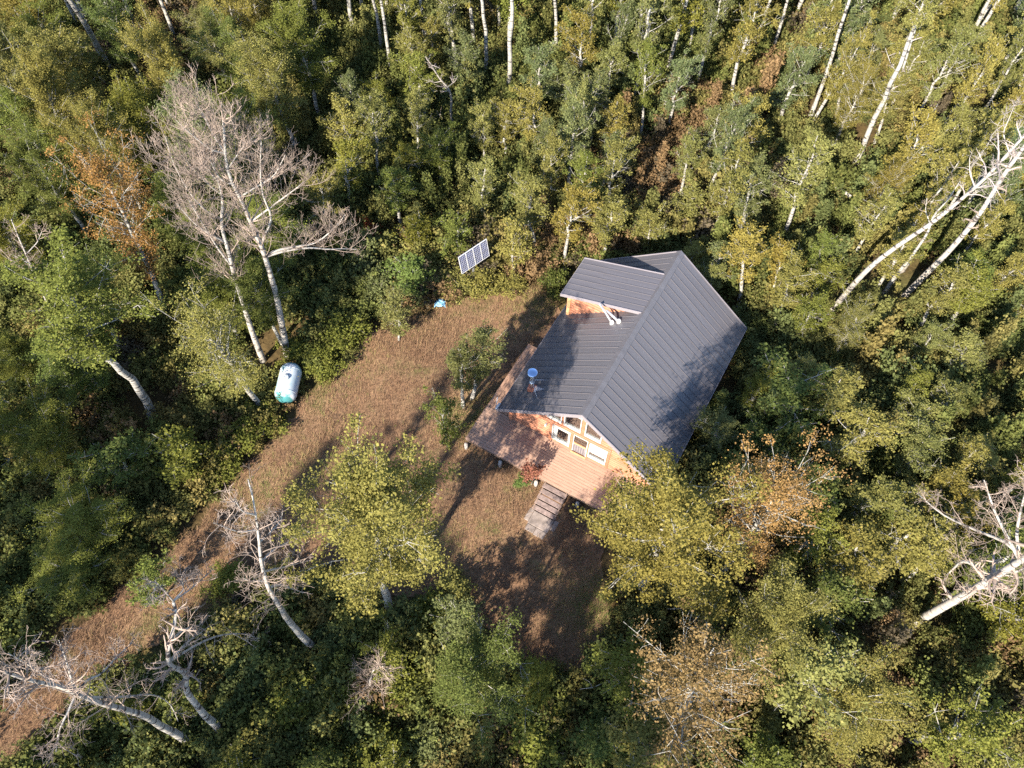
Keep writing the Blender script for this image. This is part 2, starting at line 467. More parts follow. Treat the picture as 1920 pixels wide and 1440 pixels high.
window(-1.45, -0.54, 1.12, 2.42, [(-1.40, -1.20), (-0.67, -0.59)])
window(0.42, 1.30, 1.12, 2.42, [(0.47, 1.25)], .42)
for o_ in OPEN[3:]: window(o_[0] + .0, o_[1] - .0, o_[2], o_[3], [])
door = box('door', cabin, -.36, .28, -0.03, 0.02, ZD + .02, 1.55, M['door'], 0.006)
for i in range(5): box('door_slat', door, -.28 + i * .12, -.24 + i * .12, -0.045, -0.031, ZD + .1, 1.50, M['trim'])
box('door_rail', door, -.36, .28, -.05, .02, 1.552, 1.62, M['logend'])
box('door_glass', door, -.33, .25, -.02, -.01, 1.622, 2.40, M['glass'])
for a_ in (-.398, .283): box('door_jamb', door, a_, a_ + .036, -.07, .03, ZD + .01, 2.47, M['white'])
box('door_head', door, -.36, .28, -.07, .03, 2.402, 2.47, M['white'])
box('threshold', door, -.42, .34, -.16, -.112, ZD + .004, ZD + .05, M['logend'])
sc = box('wall_lamp', cabin, -1.83, -1.73, -.12, -.074, 2.10, 2.26, M['door'], .01)
box('lamp_glass', sc, -1.82, -1.74, -.20, -.122, 2.08, 2.22, M['white'], .02)
# side and back walls
for nm, uu, sgn in (('side_wall', -HW, 1), ('side_wall', HW, -1)):
    wl = box(nm, cabin, uu + sgn * .005, uu + sgn * .14, .15, WB - .15, ZD, roof_z(HW) - .1, M['log'])
    z = ZD
    while z < roof_z(HW) - .15:
        lo = link('log', log_mesh(WB, 'w', LH), wl)
        lo.location = (uu + sgn * .004, 0, z)
        if sgn < 0: lo.scale = (-1, 1, 1)
        z += LH
bw = prism('back_wall', cabin, [(-HW + .01, ZD), (HW - .01, ZD), (HW - .01, roof_z(HW) - .16), (0, ZR - .16), (-HW + .01, roof_z(HW) - .16)], WB - .14, WB - .005, M['log'])
z = ZD
while z < ZR - .3:
    half = min(HW, (ZR - .18 - (z + LH * .55)) / SL)
    lo = link('log', log_mesh(2 * half, 'u', LH), bw); lo.location = (-half, WB - .004, z); lo.scale = (1, -1, 1)
    z += LH
# corner boards
for uu in (-HW, HW):
    for ww in (0, WB):
        box('corner_post', cabin, uu - .09, uu + .09, ww - .10, ww + .09, ZD - .15, roof_z(HW) - .12, M['log'], 0.02)
# roof deck under the metal, with soffit
rd = prism('roof_deck', cabin, [(-W + .02, ZE - .16), (0, ZR - .18), (W - .02, ZE - .16), (W - .02, ZE - .03), (0, ZR - .03), (-W + .02, ZE - .03)], -O + .03, L - O - .03, M['soffit'])
# metal panels
NP = 26
PW = L / NP
SLEN = math.hypot(W, ZR - ZE)
def panel_mesh(width, length, name='roof_panel'):
    prof = [(0, 0), (width - .034, 0), (width - .030, .026), (width - .012, .026), (width - .008, 0), (width, 0)]
    v = []; k = len(prof)
    for t in (0, length):
        for d, h in prof: v.append((t, d, h))
        for d, h in prof: v.append((t, d, h - .012))
    f = []
    for i in range(k - 1):
        f.append((i, i + 2 * k, i + 2 * k + 1, i + 1)); f.append((i + k, i + k + 1, i + 3 * k + 1, i + 3 * k))
        f.append((i, i + 1, i + k + 1, i + k)); f.append((i + 2 * k, i + 3 * k, i + 3 * k + 1, i + 2 * k + 1))
    f += [(0, k, 3 * k, 2 * k), (k - 1, 3 * k - 1, 4 * k - 1, 2 * k - 1)]
    me = mesh_py(name, v, f)
    bm = bmesh.new(); bm.from_mesh(me); bmesh.ops.recalc_face_normals(bm, faces=bm.faces[:]); bm.to_mesh(me); bm.free()
    me.materials.append(M['roof'])
    return me
pm = panel_mesh(PW, SLEN + .03)
ANG = math.atan2(ZR - ZE, W)
slopes = []
for side in (1, -1):
    sl = prism('roof_slope', cabin, [(0, ZR - .028), (side * (W - .03), ZE - .022 + SL * .03 - .006), (side * (W - .03), ZE - .012 + SL * .03 - .006), (0, ZR - .018)], -O + .02, L - O - .02, M['trim'])
    for i in range(NP):
        p = link('roof_panel', pm, sl)
        if side > 0:
            p.rotation_euler = (0, ANG, 0); p.location = (0.0, -O + i * PW, ZR)
        else:
            p.rotation_euler = (0, ANG, R(180)); p.location = (-0.0, -O + (i + 1) * PW, ZR)
    slopes.append(sl)
# ridge cap and rake / eave trim
def slab_between(name, parent, a, b, width_dir, width, up, thick, mat):
    a, b = Vector(a), Vector(b); wd = Vector(width_dir).normalized() * width; up = Vector(up).normalized() * thick
    v = [a, b, b + wd, a + wd, a + up, b + up, b + wd + up, a + wd + up]
    f = [(0, 3, 2, 1), (4, 5, 6, 7), (0, 1, 5, 4), (1, 2, 6, 5), (2, 3, 7, 6), (3, 0, 4, 7)]
    me = mesh_py(name, v, f)
    bm = bmesh.new(); bm.from_mesh(me); bmesh.ops.recalc_face_normals(bm, faces=bm.faces[:]); bm.to_mesh(me); bm.free()
    me.materials.append(mat)
    return link(name, me, parent)
prism('ridge_cap', cabin, [(-.20, ZR + .05 - SL * .20), (0, ZR + .055), (.20, ZR + .05 - SL * .20), (.20, ZR + .062 - SL * .20), (0, ZR + .075), (-.20, ZR + .062 - SL * .20)], -O - .02, L - O + .02, M['roof'])
for side in (-1, 1):
    for w0, w1 in ((-O - .035, -O - .002), (L - O + .002, L - O + .035)):
        prism('rake_trim', cabin, [(0, ZR - .20), (0, ZR + .052), (side * (W + .02), ZE + .045), (side * (W + .02), ZE - .19)], w0, w1, M['trim'])
    prism('eave_trim', cabin, [(side * (W + .005), ZE - .17), (side * (W + .03), ZE - .17), (side * (W + .03), ZE - .01), (side * (W + .005), ZE - .01)], -O, L - O, M['trim'])
# dormer
D0, D1 = 5.34, 7.75
DU0, DZ0, DU1, DZ1 = -0.10, 5.40, -4.07, 4.08
dorm = prism('dormer', cabin, [(-.5, ZR - .30), (-HW, roof_z(HW) - .05), (-HW, DZ1 - .02 + (DU1 + HW) * -.333), (-.5, 5.06)], D0 + .27, D0 + .40, M['log'])
prism('dormer_wall', dorm, [(-.5, ZR - .30), (-HW, roof_z(HW) - .05), (-HW, DZ1 - .02 + (DU1 + HW) * -.333), (-.5, 5.06)], D1 - .40, D1 - .27, M['log'])
box('dormer_wall', dorm, -HW + .002, -HW + .13, D0 + .402, D1 - .402, roof_z(HW) - .1, DZ1 - .02 + .10, M['log'])
DSL = (DZ0 - DZ1) / (DU0 - DU1)
z = 2.42
while z < 5.0:
    uend = (z + LH * .5 - ZR) / SL                      # meets the main roof here
    utop = (z + LH * .6 - (DZ0 - .10)) / DSL            # cut off below the dormer roof
    u0_ = max(-HW, DU0 + utop) if utop > -3.9 else -HW
    u1_ = min(uend + .1, -.35)
    if u1_ - u0_ > .1:
        lo = link('log', log_mesh(u1_ - u0_, 'u', LH), dorm); lo.location = (u0_, D0 + .268, z)
        lo = link('log', log_mesh(u1_ - u0_, 'u', LH), dorm); lo.location = (u0_, D1 - .268, z); lo.scale = (1, -1, 1)
    z += LH
z = 2.42
while z < 4.05:
    lo = link('log', log_mesh(D1 - D0 - .54, 'w', LH), dorm); lo.location = (-HW, D0 + .27, z)
    z += LH
for ww in (D0 + .25, D1 - .25):
    box('corner_post', dorm, -HW - .13, -HW + .05, ww - .10, ww + .06, roof_z(HW) - .05, DZ1 + .02, M['logend'], .02)
dl = math.hypot(DU0 - DU1, DZ0 - DZ1); da = math.atan2(DZ0 - DZ1, DU0 - DU1)
prism('dormer_deck', dorm, [(DU0, DZ0 - .13), (DU0, DZ0 - .016), (DU1 + .02, DZ1 - .016), (DU1 + .02, DZ1 - .13)], D0 + .02, D1 - .02, M['soffit'])
ND = 7
dpm = panel_mesh((D1 - D0) / ND, dl, 'dormer_panel')
for i in range(ND):
    p = link('roof_panel', dpm, dorm); p.rotation_euler = (0, da, R(180)); p.location = (DU0, D0 + (i + 1) * (D1 - D0) / ND, DZ0)
for w0, w1 in ((D0 - .03, D0 - .001), (D1 + .001, D1 + .03)):
    prism('rake_trim', dorm, [(DU0 - .02, DZ0 - .15), (DU0 - .02, DZ0 + .04), (DU1 - .02, DZ1 + .04), (DU1 - .02, DZ1 - .16)], w0, w1, M['trim'])
prism('eave_trim', dorm, [(DU1 - .022, DZ1 - .15), (DU1 - .002, DZ1 - .15), (DU1 - .002, DZ1 - .005), (DU1 - .022, DZ1 - .005)], D0, D1, M['trim'])

def tube_obj(name, parent, pts, rads, mat, sides=14, capped=True):
    ts = TubeSet(); pts = [Vector(p) for p in pts]
    if capped:
        d0 = (pts[1] - pts[0]).normalized() * .0005; d1 = (pts[-1] - pts[-2]).normalized() * .0005
        pts = [pts[0] - d0] + pts + [pts[-1] + d1]; rads = [0.0001] + list(rads) + [0.0001]
    ts.add(pts, rads, sides)
    me = ts.mesh(name, mat, False)
    return link(name, me, parent)
# wind vent with a flat round cap, square boot and cricket
fu, fw = -3.02, .78
fz = roof_z(fu)
vent = empty('flue', (0, 0, 0)); vent.parent = cabin
box('boot', vent, fu - .17, fu + .15, fw - .18, fw + .16, fz - .16, fz + .22, M['boot'], .02)
tube_obj('pipe', vent, [(fu, fw, fz + .221), (fu - .03, fw + .01, fz + 1.36)], [.10, .10], M['galv'])
tube_obj('collar', vent, [(fu - .02, fw, fz + .60), (fu - .02, fw, fz + .66)], [.125, .125], M['galv_matte'])
tube_obj('cap', vent, [(fu - .03, fw + .01, fz + 1.37), (fu - .03, fw + .01, fz + 1.42), (fu - .03, fw + .01, fz + 1.45)], [.24, .24, .20], M['cap'], 20)
for k_ in (-1, 1):
    tube_obj('stay_wire', vent, [(fu - .03, fw, fz + .78), (fu + .55, fw + k_ * .55, roof_z(fu + .55) + .02)], [.012, .012], M['galv_matte'], 5)
v = [(fu + .16, fw - .20, roof_z(fu + .16) + .012), (fu + .16, fw + .20, roof_z(fu + .16) + .012), (fu + .62, fw, roof_z(fu + .62) + .012), (fu + .16, fw, roof_z(fu + .16) + .24)]
me = mesh_py('cricket', v, [(0, 2, 3), (1, 3, 2), (0, 3, 1), (0, 1, 2)], M['trim']); link('cricket', me, vent)
# braced stovepipe at the foot of the dormer: two pale legs meeting in a thin pipe that leans over the dormer
fl = empty('stovepipe', (0, 0, 0)); fl.parent = cabin
def on_roof(u, w, h=0.0): return Vector((u, w, roof_z(u) + h))
A1, A2 = on_roof(-1.17, 4.80), on_roof(-.88, 4.86)
TOP = Vector((-1.66, 4.95, 4.85)); TOP2 = Vector((-1.94, 5.05, 4.99))
tube_obj('leg', fl, [A1, A1.lerp(TOP, .98)], [.055, .045], M['galv_matte'])
tube_obj('leg', fl, [A2, A2.lerp(TOP + Vector((.03, .09, .03)), .98)], [.06, .05], M['galv_matte'])
tube_obj('pipe', fl, [A2.lerp(TOP, .93), TOP, TOP2], [.065, .055, .042], M['galv_matte'])
tube_obj('tip', fl, [TOP2, TOP2 + (TOP2 - TOP).normalized() * .10], [.06, .06], M['galv_matte'])
for q in (A1, A2):
    tube_obj('boot', fl, [q - Vector((0, 0, .05)), q + Vector((-.02, 0, .10)), q + Vector((-.05, 0, .17))], [.12, .10, .065], M['white'])
# small bracket on the front left eave corner
br = box('corner_bracket', cabin, -W - .10, -W + .02, -O - .06, -O + .30, ZE - .06, ZE + .10, M['galv_matte'], .02)
tube_obj('rod', br, [(-W - .12, -O + .05, ZE - .1), (-W - .16, -O + .3, ZE + .5)], [.022, .018], M['galv_matte'], 6)

# ------------------------------------------------------------------ deck with stairs
deck = empty('wooden_deck', (HX, HY, 0), TH, 'brown board deck wrapping the front and left side of the cabin', 'deck')
DL, DD, DR = -5.0, -2.02, 3.25
nb = 14
bmesh_ = None
pw = (abs(DD) - .01) / nb
for i in range(nb):
    w0 = -0.115 - (i + 1) * pw + .105
    box('deck_board', deck, DL, DR, w0 + .007, w0 + pw - .006, ZD - .04, ZD - .002 + rng.uniform(-.002, .002), M['deck'])
nb2 = 9; pw2 = (abs(DL) - HW - .12) / nb2
for i in range(nb2):
    u0 = DL + i * pw2
    box('deck_board', deck, u0 + .005, u0 + pw2 - .005, .01, 4.02, ZD - .04, ZD - .002 + rng.uniform(-.002, .002), M['deck_side'])
box('rim_joist', deck, DL + .03, DR - .03, DD + .02, DD + .06, ZD - .24, ZD - .042, M['beam'])
box('rim_joist', deck, DL + .03, DL + .07, DD + .062, 4.0, ZD - .24, ZD - .042, M['beam'])
box('rim_joist', deck, DL + .072, -HW - .1, 3.95, 3.99, ZD - .24, ZD - .042, M['beam'])
box('rim_joist', deck, DR - .07, DR - .03, DD + .062, -.1, ZD - .24, ZD - .042, M['beam'])
for i in range(9): box('joist', deck, DL + .5 + i * .9, DL + .54 + i * .9, DD + .064, -.12, ZD - .22, ZD - .043, M['beam'])
for (u, w) in ((-4.9, -2.12), (-3.05, -2.10), (-1.12, -2.13), (1.0, -2.10), (2.9, -2.1), (-4.9, 1.6), (-4.9, 3.8)):
    ww = w if w > 0 else w
    p = tube_obj('footing_post', deck, [(u, ww, -.05), (u, ww, .22), (u + .01, ww, .50)], [.10, .095, .085], M['pale_post'], 10)
stairs = box('stair_stringer', deck, -.70, -.66, -3.18, -2.03, .02, .16, M['beam'])
def stringer(u):
    pr = [(-2.03, ZD - .06), (-2.03, ZD - .34), (-3.05, 0.0), (-3.25, 0.0), (-3.25, .10)]
    v = [(u, w, z) for w, z in pr] + [(u + .045, w, z) for w, z in pr]; k = len(pr)
    f = [tuple(range(k)), tuple(range(2 * k - 1, k - 1, -1))] + [(i, (i + 1) % k, (i + 1) % k + k, i + k) for i in range(k)]
    return mesh_py('stair_stringer', v, f, M['beam'])
bpy.data.objects.remove(stairs)
st = link('stairs', stringer(-.70), deck)
link('stringer', stringer(.38), st)
for i in range(5):
    zt = .66 - i * .135; w1 = -2.05 - i * .235
    box('tread', st, -.74, .46, w1 - .225, w1, zt - .045, zt, M['tread'], .008)

# concrete pad of three slabs at the foot of the stairs
pad = empty('concrete_pad', hloc(-.05, -3.6), TH, 'stained concrete pad at the foot of the deck stairs', 'pad')
box('slab', pad, -.52, .50, -.30, .36, -.03, .075, M['concrete'], .02)
box('slab', pad, -.50, -.06, -.62, -.31, -.03, .055, M['concrete'], .02)
box('slab', pad, -.05, .47, -.66, -.31, -.03, .065, M['concrete'], .02)
box('slab', pad, .51, .74, -.10, .42, -.03, .05, M['concrete'], .02)
box('slab', pad, -.76, -.53, -.22, .40, -.03, .05, M['concrete'], .02)

# ------------------------------------------------------------------ solar panel on its post
SA, SB = Vector((-2.557, 25.163, 1.80)), Vector((-1.159, 26.368, 1.80))
ex = (SB - SA); sw = ex.length; ex.normalize()
sc_, sd_ = Vector((-2.65, 25.32, 2.95)), Vector((-1.32, 26.50, 2.95))
ey = ((sc_ - SA) + (sd_ - SB)) / 2; sh = ey.length; ey = (ey - ex * ey.dot(ex)).normalized()
ez = ex.cross(ey)
mid = SA + ex * sw / 2 + ey * sh / 2
solar = empty('solar_panel', (mid.x + .1, mid.y + .1, 0), 0, 'steep blue solar panel of four modules on a single post in shrubs', 'solar panel')
def sol(name, parent, x0, x1, y0, y1, z0, z1, mat, shared={}):
    v, f = box_data(x0, x1, y0, y1, z0, z1)
    base = solar.location
    v = [SA + ex * p[0] + ey * p[1] + ez * p[2] - base for p in v]
    return link(name, mesh_py(name, v, f, mat), parent)
mw = sw / 4
for k in range(4):
    x0 = k * mw + .006; x1 = (k + 1) * mw - .006; fr = .028
    md = sol('module', solar, x0 + fr, x1 - fr, fr, sh - fr, -.005, .006, M['backsheet'])
    for b_ in ((x0, x1, 0, fr), (x0, x1, sh - fr, sh), (x0, x0 + fr, fr, sh - fr), (x1 - fr, x1, fr, sh - fr)):
        sol('frame_rail', md, b_[0], b_[1], b_[2], b_[3], -.03, .014, M['alu'])
    cw = (x1 - x0 - 2 * fr) / 4; ch = (sh - 2 * fr) / 9
    for i in range(4):
        for j in range(9):
            sol('cell', md, x0 + fr + i * cw + .009, x0 + fr + (i + 1) * cw - .009, fr + j * ch + .009, fr + (j + 1) * ch - .009, .006, .0095, M['cell'])
rack = sol('rack', solar, .1, sw - .1, sh * .3, sh * .3 + .05, -.08, -.031, M['steel'])
sol('rack_rail', rack, .1, sw - .1, sh * .7, sh * .7 + .05, -.08, -.031, M['steel'])
sol('rack_rail', rack, sw / 2 - .05, sw / 2 + .05, sh * .2, sh * .8, -.16, -.081, M['steel'])
pc = mid - ez * .14 - solar.location
tube_obj('post', solar, [(pc.x, pc.y, -.1), (pc.x, pc.y, 1.0), (pc.x, pc.y, mid.z)], [.075, .075, .07], M['steel'], 10)

# ------------------------------------------------------------------ propane tank
tank = empty('propane_tank', (-10.85, 19.35, 0), R(-4), 'worn white and teal propane tank at the edge of the grass track', 'tank')
prof = []
RT, HL = .52, .62
for i in range(9):
    a_ = i / 8 * math.pi / 2
    prof.append((-(HL + .44 * math.cos(a_)), RT * math.sin(a_)))
prof += [(-HL * .5, RT), (0, RT), (HL * .5, RT)] + [(-y, r) for y, r in reversed(prof)]
ts = TubeSet(); ts.add([(0, y, .80) for y, r in prof], [max(r, .002) for y, r in prof], 28)
link('shell', ts.mesh('shell', M['tank']), tank)
tube_obj('lid', tank, [(0, 0, 1.29), (0, 0, 1.38), (0, 0, 1.42)], [.17, .17, .12], M['tank'], 16)
for y in (-.55, .55):
    box('saddle_leg', tank, -.30, .30, y - .05, y + .05, -.05, .40, M['steel'])
ts = TubeSet()
for y in (-HL, HL): ts.add([(0, y - .012, .80), (0, y - .01, .80), (0, y + .01, .80), (0, y + .012, .80)], [.5, RT + .008, RT + .008, .5], 28)
link('weld_seam', ts.mesh('weld_seam', M['tank']), tank)

# crumpled tarp among the shrubs
tp = gnd(826, 574)
k = 14
v = []
for i in range(k):
    for j in range(k):
        x, y = (i / (k - 1) - .5) * .62, (j / (k - 1) - .5) * .5
        v.append((x + rng.gauss(0, .02), y + rng.gauss(0, .02), max(0.03, .42 - 1.3 * (x * x + y * y)) + rng.gauss(0, .035)))
f = [(i * k + j, (i + 1) * k + j, (i + 1) * k + j + 1, i * k + j + 1) for i in range(k - 1) for j in range(k - 1)]
o = link('tarp', mesh_py('tarp', v, f, M['tarp'])); o.location = tp
tag(o, 'small crumpled blue tarp lying among shrubs below the solar panel', 'tarp')
# ------------------------------------------------------------------ trees
def unit(v): return v / (np.linalg.norm(v, axis=-1, keepdims=True) + 1e-9)
def leaf_quads(cent, size, rg, up=0.45, jitter=0.35):
    n = len(cent)
    nor = unit(rg.normal(size=(n, 3)) + np.array([0, 0, up]) * 1.5)
    t = unit(np.cross(nor, unit(rg.normal(size=(n, 3)))))
    b = np.cross(nor, t)
    s = size * (1 + jitter * rg.normal(size=(n, 1))).clip(.45, 1.8)
    v = np.stack([cent - t * s * .55, cent + b * s * .42 - t * s * .08, cent + t * s * .55, cent - b * s * .42 - t * s * .08], 1).reshape(-1, 3)
    f = np.arange(4 * n).reshape(-1, 4)
    return v, f
def aspen_variant(seed, H, cb, Rc, clumps, per, leaf, r0, limbs=30, shape=0.42, bare_top=0.0):
    rg = np.random.default_rng(seed)
    ts = TubeSet()
    nz = 14
    zz = np.linspace(-.15, H, nz)
    wob = np.cumsum(rg.normal(0, .012 * H, (nz, 2)), 0); wob -= wob[0]; wob *= np.linspace(0, 1, nz)[:, None] ** .7
    wob -= np.linspace(0, 1, nz)[:, None] * wob[-1]
    tp_ = np.column_stack([wob, zz])
    rad = r0 * (1 - (zz / H).clip(0, 1)) ** .75 + .014
    rad[0] *= 1.3
    ts.add(tp_, rad, 9)
    def trunk_at(z): return np.array([np.interp(z, zz, tp_[:, 0]), np.interp(z, zz, tp_[:, 1]), z])
    anchors = []
    ga = rg.uniform(0, 6.28)
    lop = rg.uniform(0, 6.28)
    for i in range(limbs):
        s = (i + rg.uniform(0, .9)) / limbs
        z0 = cb + (H * .97 - cb) * s
        az = ga + i * 2.399 + rg.normal(0, .45)
        # outline: widest a bit below the middle, narrowing to a soft tip
        prof_ = math.sin(math.pi * min(.98, (s * .88 + .10)) ** (math.log(.5) / math.log(shape + .1))) ** .75
        ln = Rc * prof_ * rg.uniform(.55, 1.18) * (1 + .18 * math.cos(az - lop))
        if ln < .15: ln = .15
        el = R(rg.uniform(12, 45) + 25 * s)
        d = np.array([math.cos(az) * math.cos(el), math.sin(az) * math.cos(el), math.sin(el)])
        p0 = trunk_at(z0); pts = [p0]; m = 5
        lift = rg.uniform(.0, .5)
        for k_ in range(1, m + 1):
            d = unit(d + np.array([0, 0, lift * .3]) + rg.normal(0, .10, 3))
            pts.append(pts[-1] + d * ln / math.cos(el) * .95 / m)
        pts = np.array(pts)
        rb = max(.010, r0 * .26 * (1 - s * .7))
        ts.add(pts, np.linspace(rb, .006, m + 1), 5)
        for k_ in range(2, m + 1):
            anchors.append((pts[k_], .5 + .5 * k_ / m))
        for q in range(3 + int(ln * 2.2)):
            t = rg.uniform(.25, .98)
            a = pts[min(m - 1, int(t * m))]
            dd = unit(d * .6 + rg.normal(0, .75, 3) + np.array([0, 0, .12]))
            l2 = ln * rg.uniform(.18, .42)
            e = a + dd * l2
            ts.add([a, (a + e) / 2 + rg.normal(0, .03, 3), e], [rb * .45, rb * .3, .004], 4)
            anchors.append((e, 1.0)); anchors.append(((a + e) / 2, .7))
    anchors.append((trunk_at(H * .98), 1)); anchors.append((trunk_at(H * .93), 1))
    pos = np.array([a[0] for a in anchors]); wt = np.array([a[1] for a in anchors]); wt /= wt.sum()
    idx = rg.choice(len(pos), clumps, p=wt)
    cc = pos[idx] + rg.normal(0, .07 * Rc ** .5, (clumps, 3))
    sig = rg.uniform(.055, .135, clumps) * Rc ** .5
    if bare_top > 0:
        keep = rg.uniform(size=clumps) > bare_top * ((cc[:, 2] - cb) / (H - cb)).clip(0, 1) ** .7
        cc = cc[keep]; sig = sig[keep]
    num = len(cc)
    ce = np.repeat(cc, per, 0) + rg.normal(size=(num * per, 3)) * np.repeat(sig, per)[:, None] * np.array([1, 1, .75])
    v, f = leaf_quads(ce, leaf, rg)
    rv = (np.repeat(rg.uniform(0, 1, num), per) * .6 + rg.uniform(0, 1, num * per) * .4)
    H0_ = float(np.percentile(ce[:, 2], 99.3)); R0_ = float(np.percentile(np.hypot(ce[:, 0], ce[:, 1]), 96)) * 1.06
    crown = mesh_np('crown', v, f, M['leaf'], False, rv)
    trunk = ts.mesh('trunk', M['bark'])
    return trunk, crown, H0_, R0_

VAR = {'tall': [], 'high': [], 'mid': [], 'young': [], 'thin': []}
for s_ in range(5): VAR['tall'].append(aspen_variant(100 + s_, 11.0, 3.6, 2.5, 820, 60, .062, .15, 40, .42))
for s_ in range(3): VAR['high'].append(aspen_variant(200 + s_, 14.5, 8.6, 2.1, 480, 54, .066, .155, 30, .42))
for s_ in range(7): VAR['mid'].append(aspen_variant(300 + s_, 7.2, 2.5, 1.30, 175, 44, .070, .100, 24, .40))
for s_ in range(4): VAR['young'].append(aspen_variant(400 + s_, 4.2, .8, 1.15, 140, 38, .070, .052, 20, .40))
for s_ in range(3): VAR['thin'].append(aspen_variant(500 + s_, 10.0, 2.8, 2.3, 600, 48, .056, .14, 46, .40, .38))

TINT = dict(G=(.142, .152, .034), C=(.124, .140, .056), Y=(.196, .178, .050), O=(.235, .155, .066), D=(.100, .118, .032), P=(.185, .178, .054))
TREES = []      # records for the automatic labels
def plant(base, top, cls, rad, tint, label=None, group=None, vi=None):
    base = Vector(base); top = Vector(top)
    ax = top - base; h = ax.length
    tr, cr, H0, R0 = VAR[cls][rng.randrange(len(VAR[cls])) if vi is None else vi]
    t = empty('aspen_tree', base)
    q = ax.to_track_quat('Z', 'Y')
    t.rotation_mode = 'QUATERNION'
    from mathutils import Quaternion
    t.rotation_quaternion = q @ Quaternion((0, 0, 1), rng.uniform(0, 6.28))
    sr = rad / R0
    t.scale = (sr, sr, h / H0)
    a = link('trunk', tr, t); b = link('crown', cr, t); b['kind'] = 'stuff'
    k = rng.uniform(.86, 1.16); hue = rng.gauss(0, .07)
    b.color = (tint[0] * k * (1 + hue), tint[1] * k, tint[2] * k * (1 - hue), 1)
    tag(t, label, 'tree', group)
    TREES.append(dict(o=t, base=base, top=top, cls=cls, rad=rad, tint=tint, label=label, h=h))
    return t

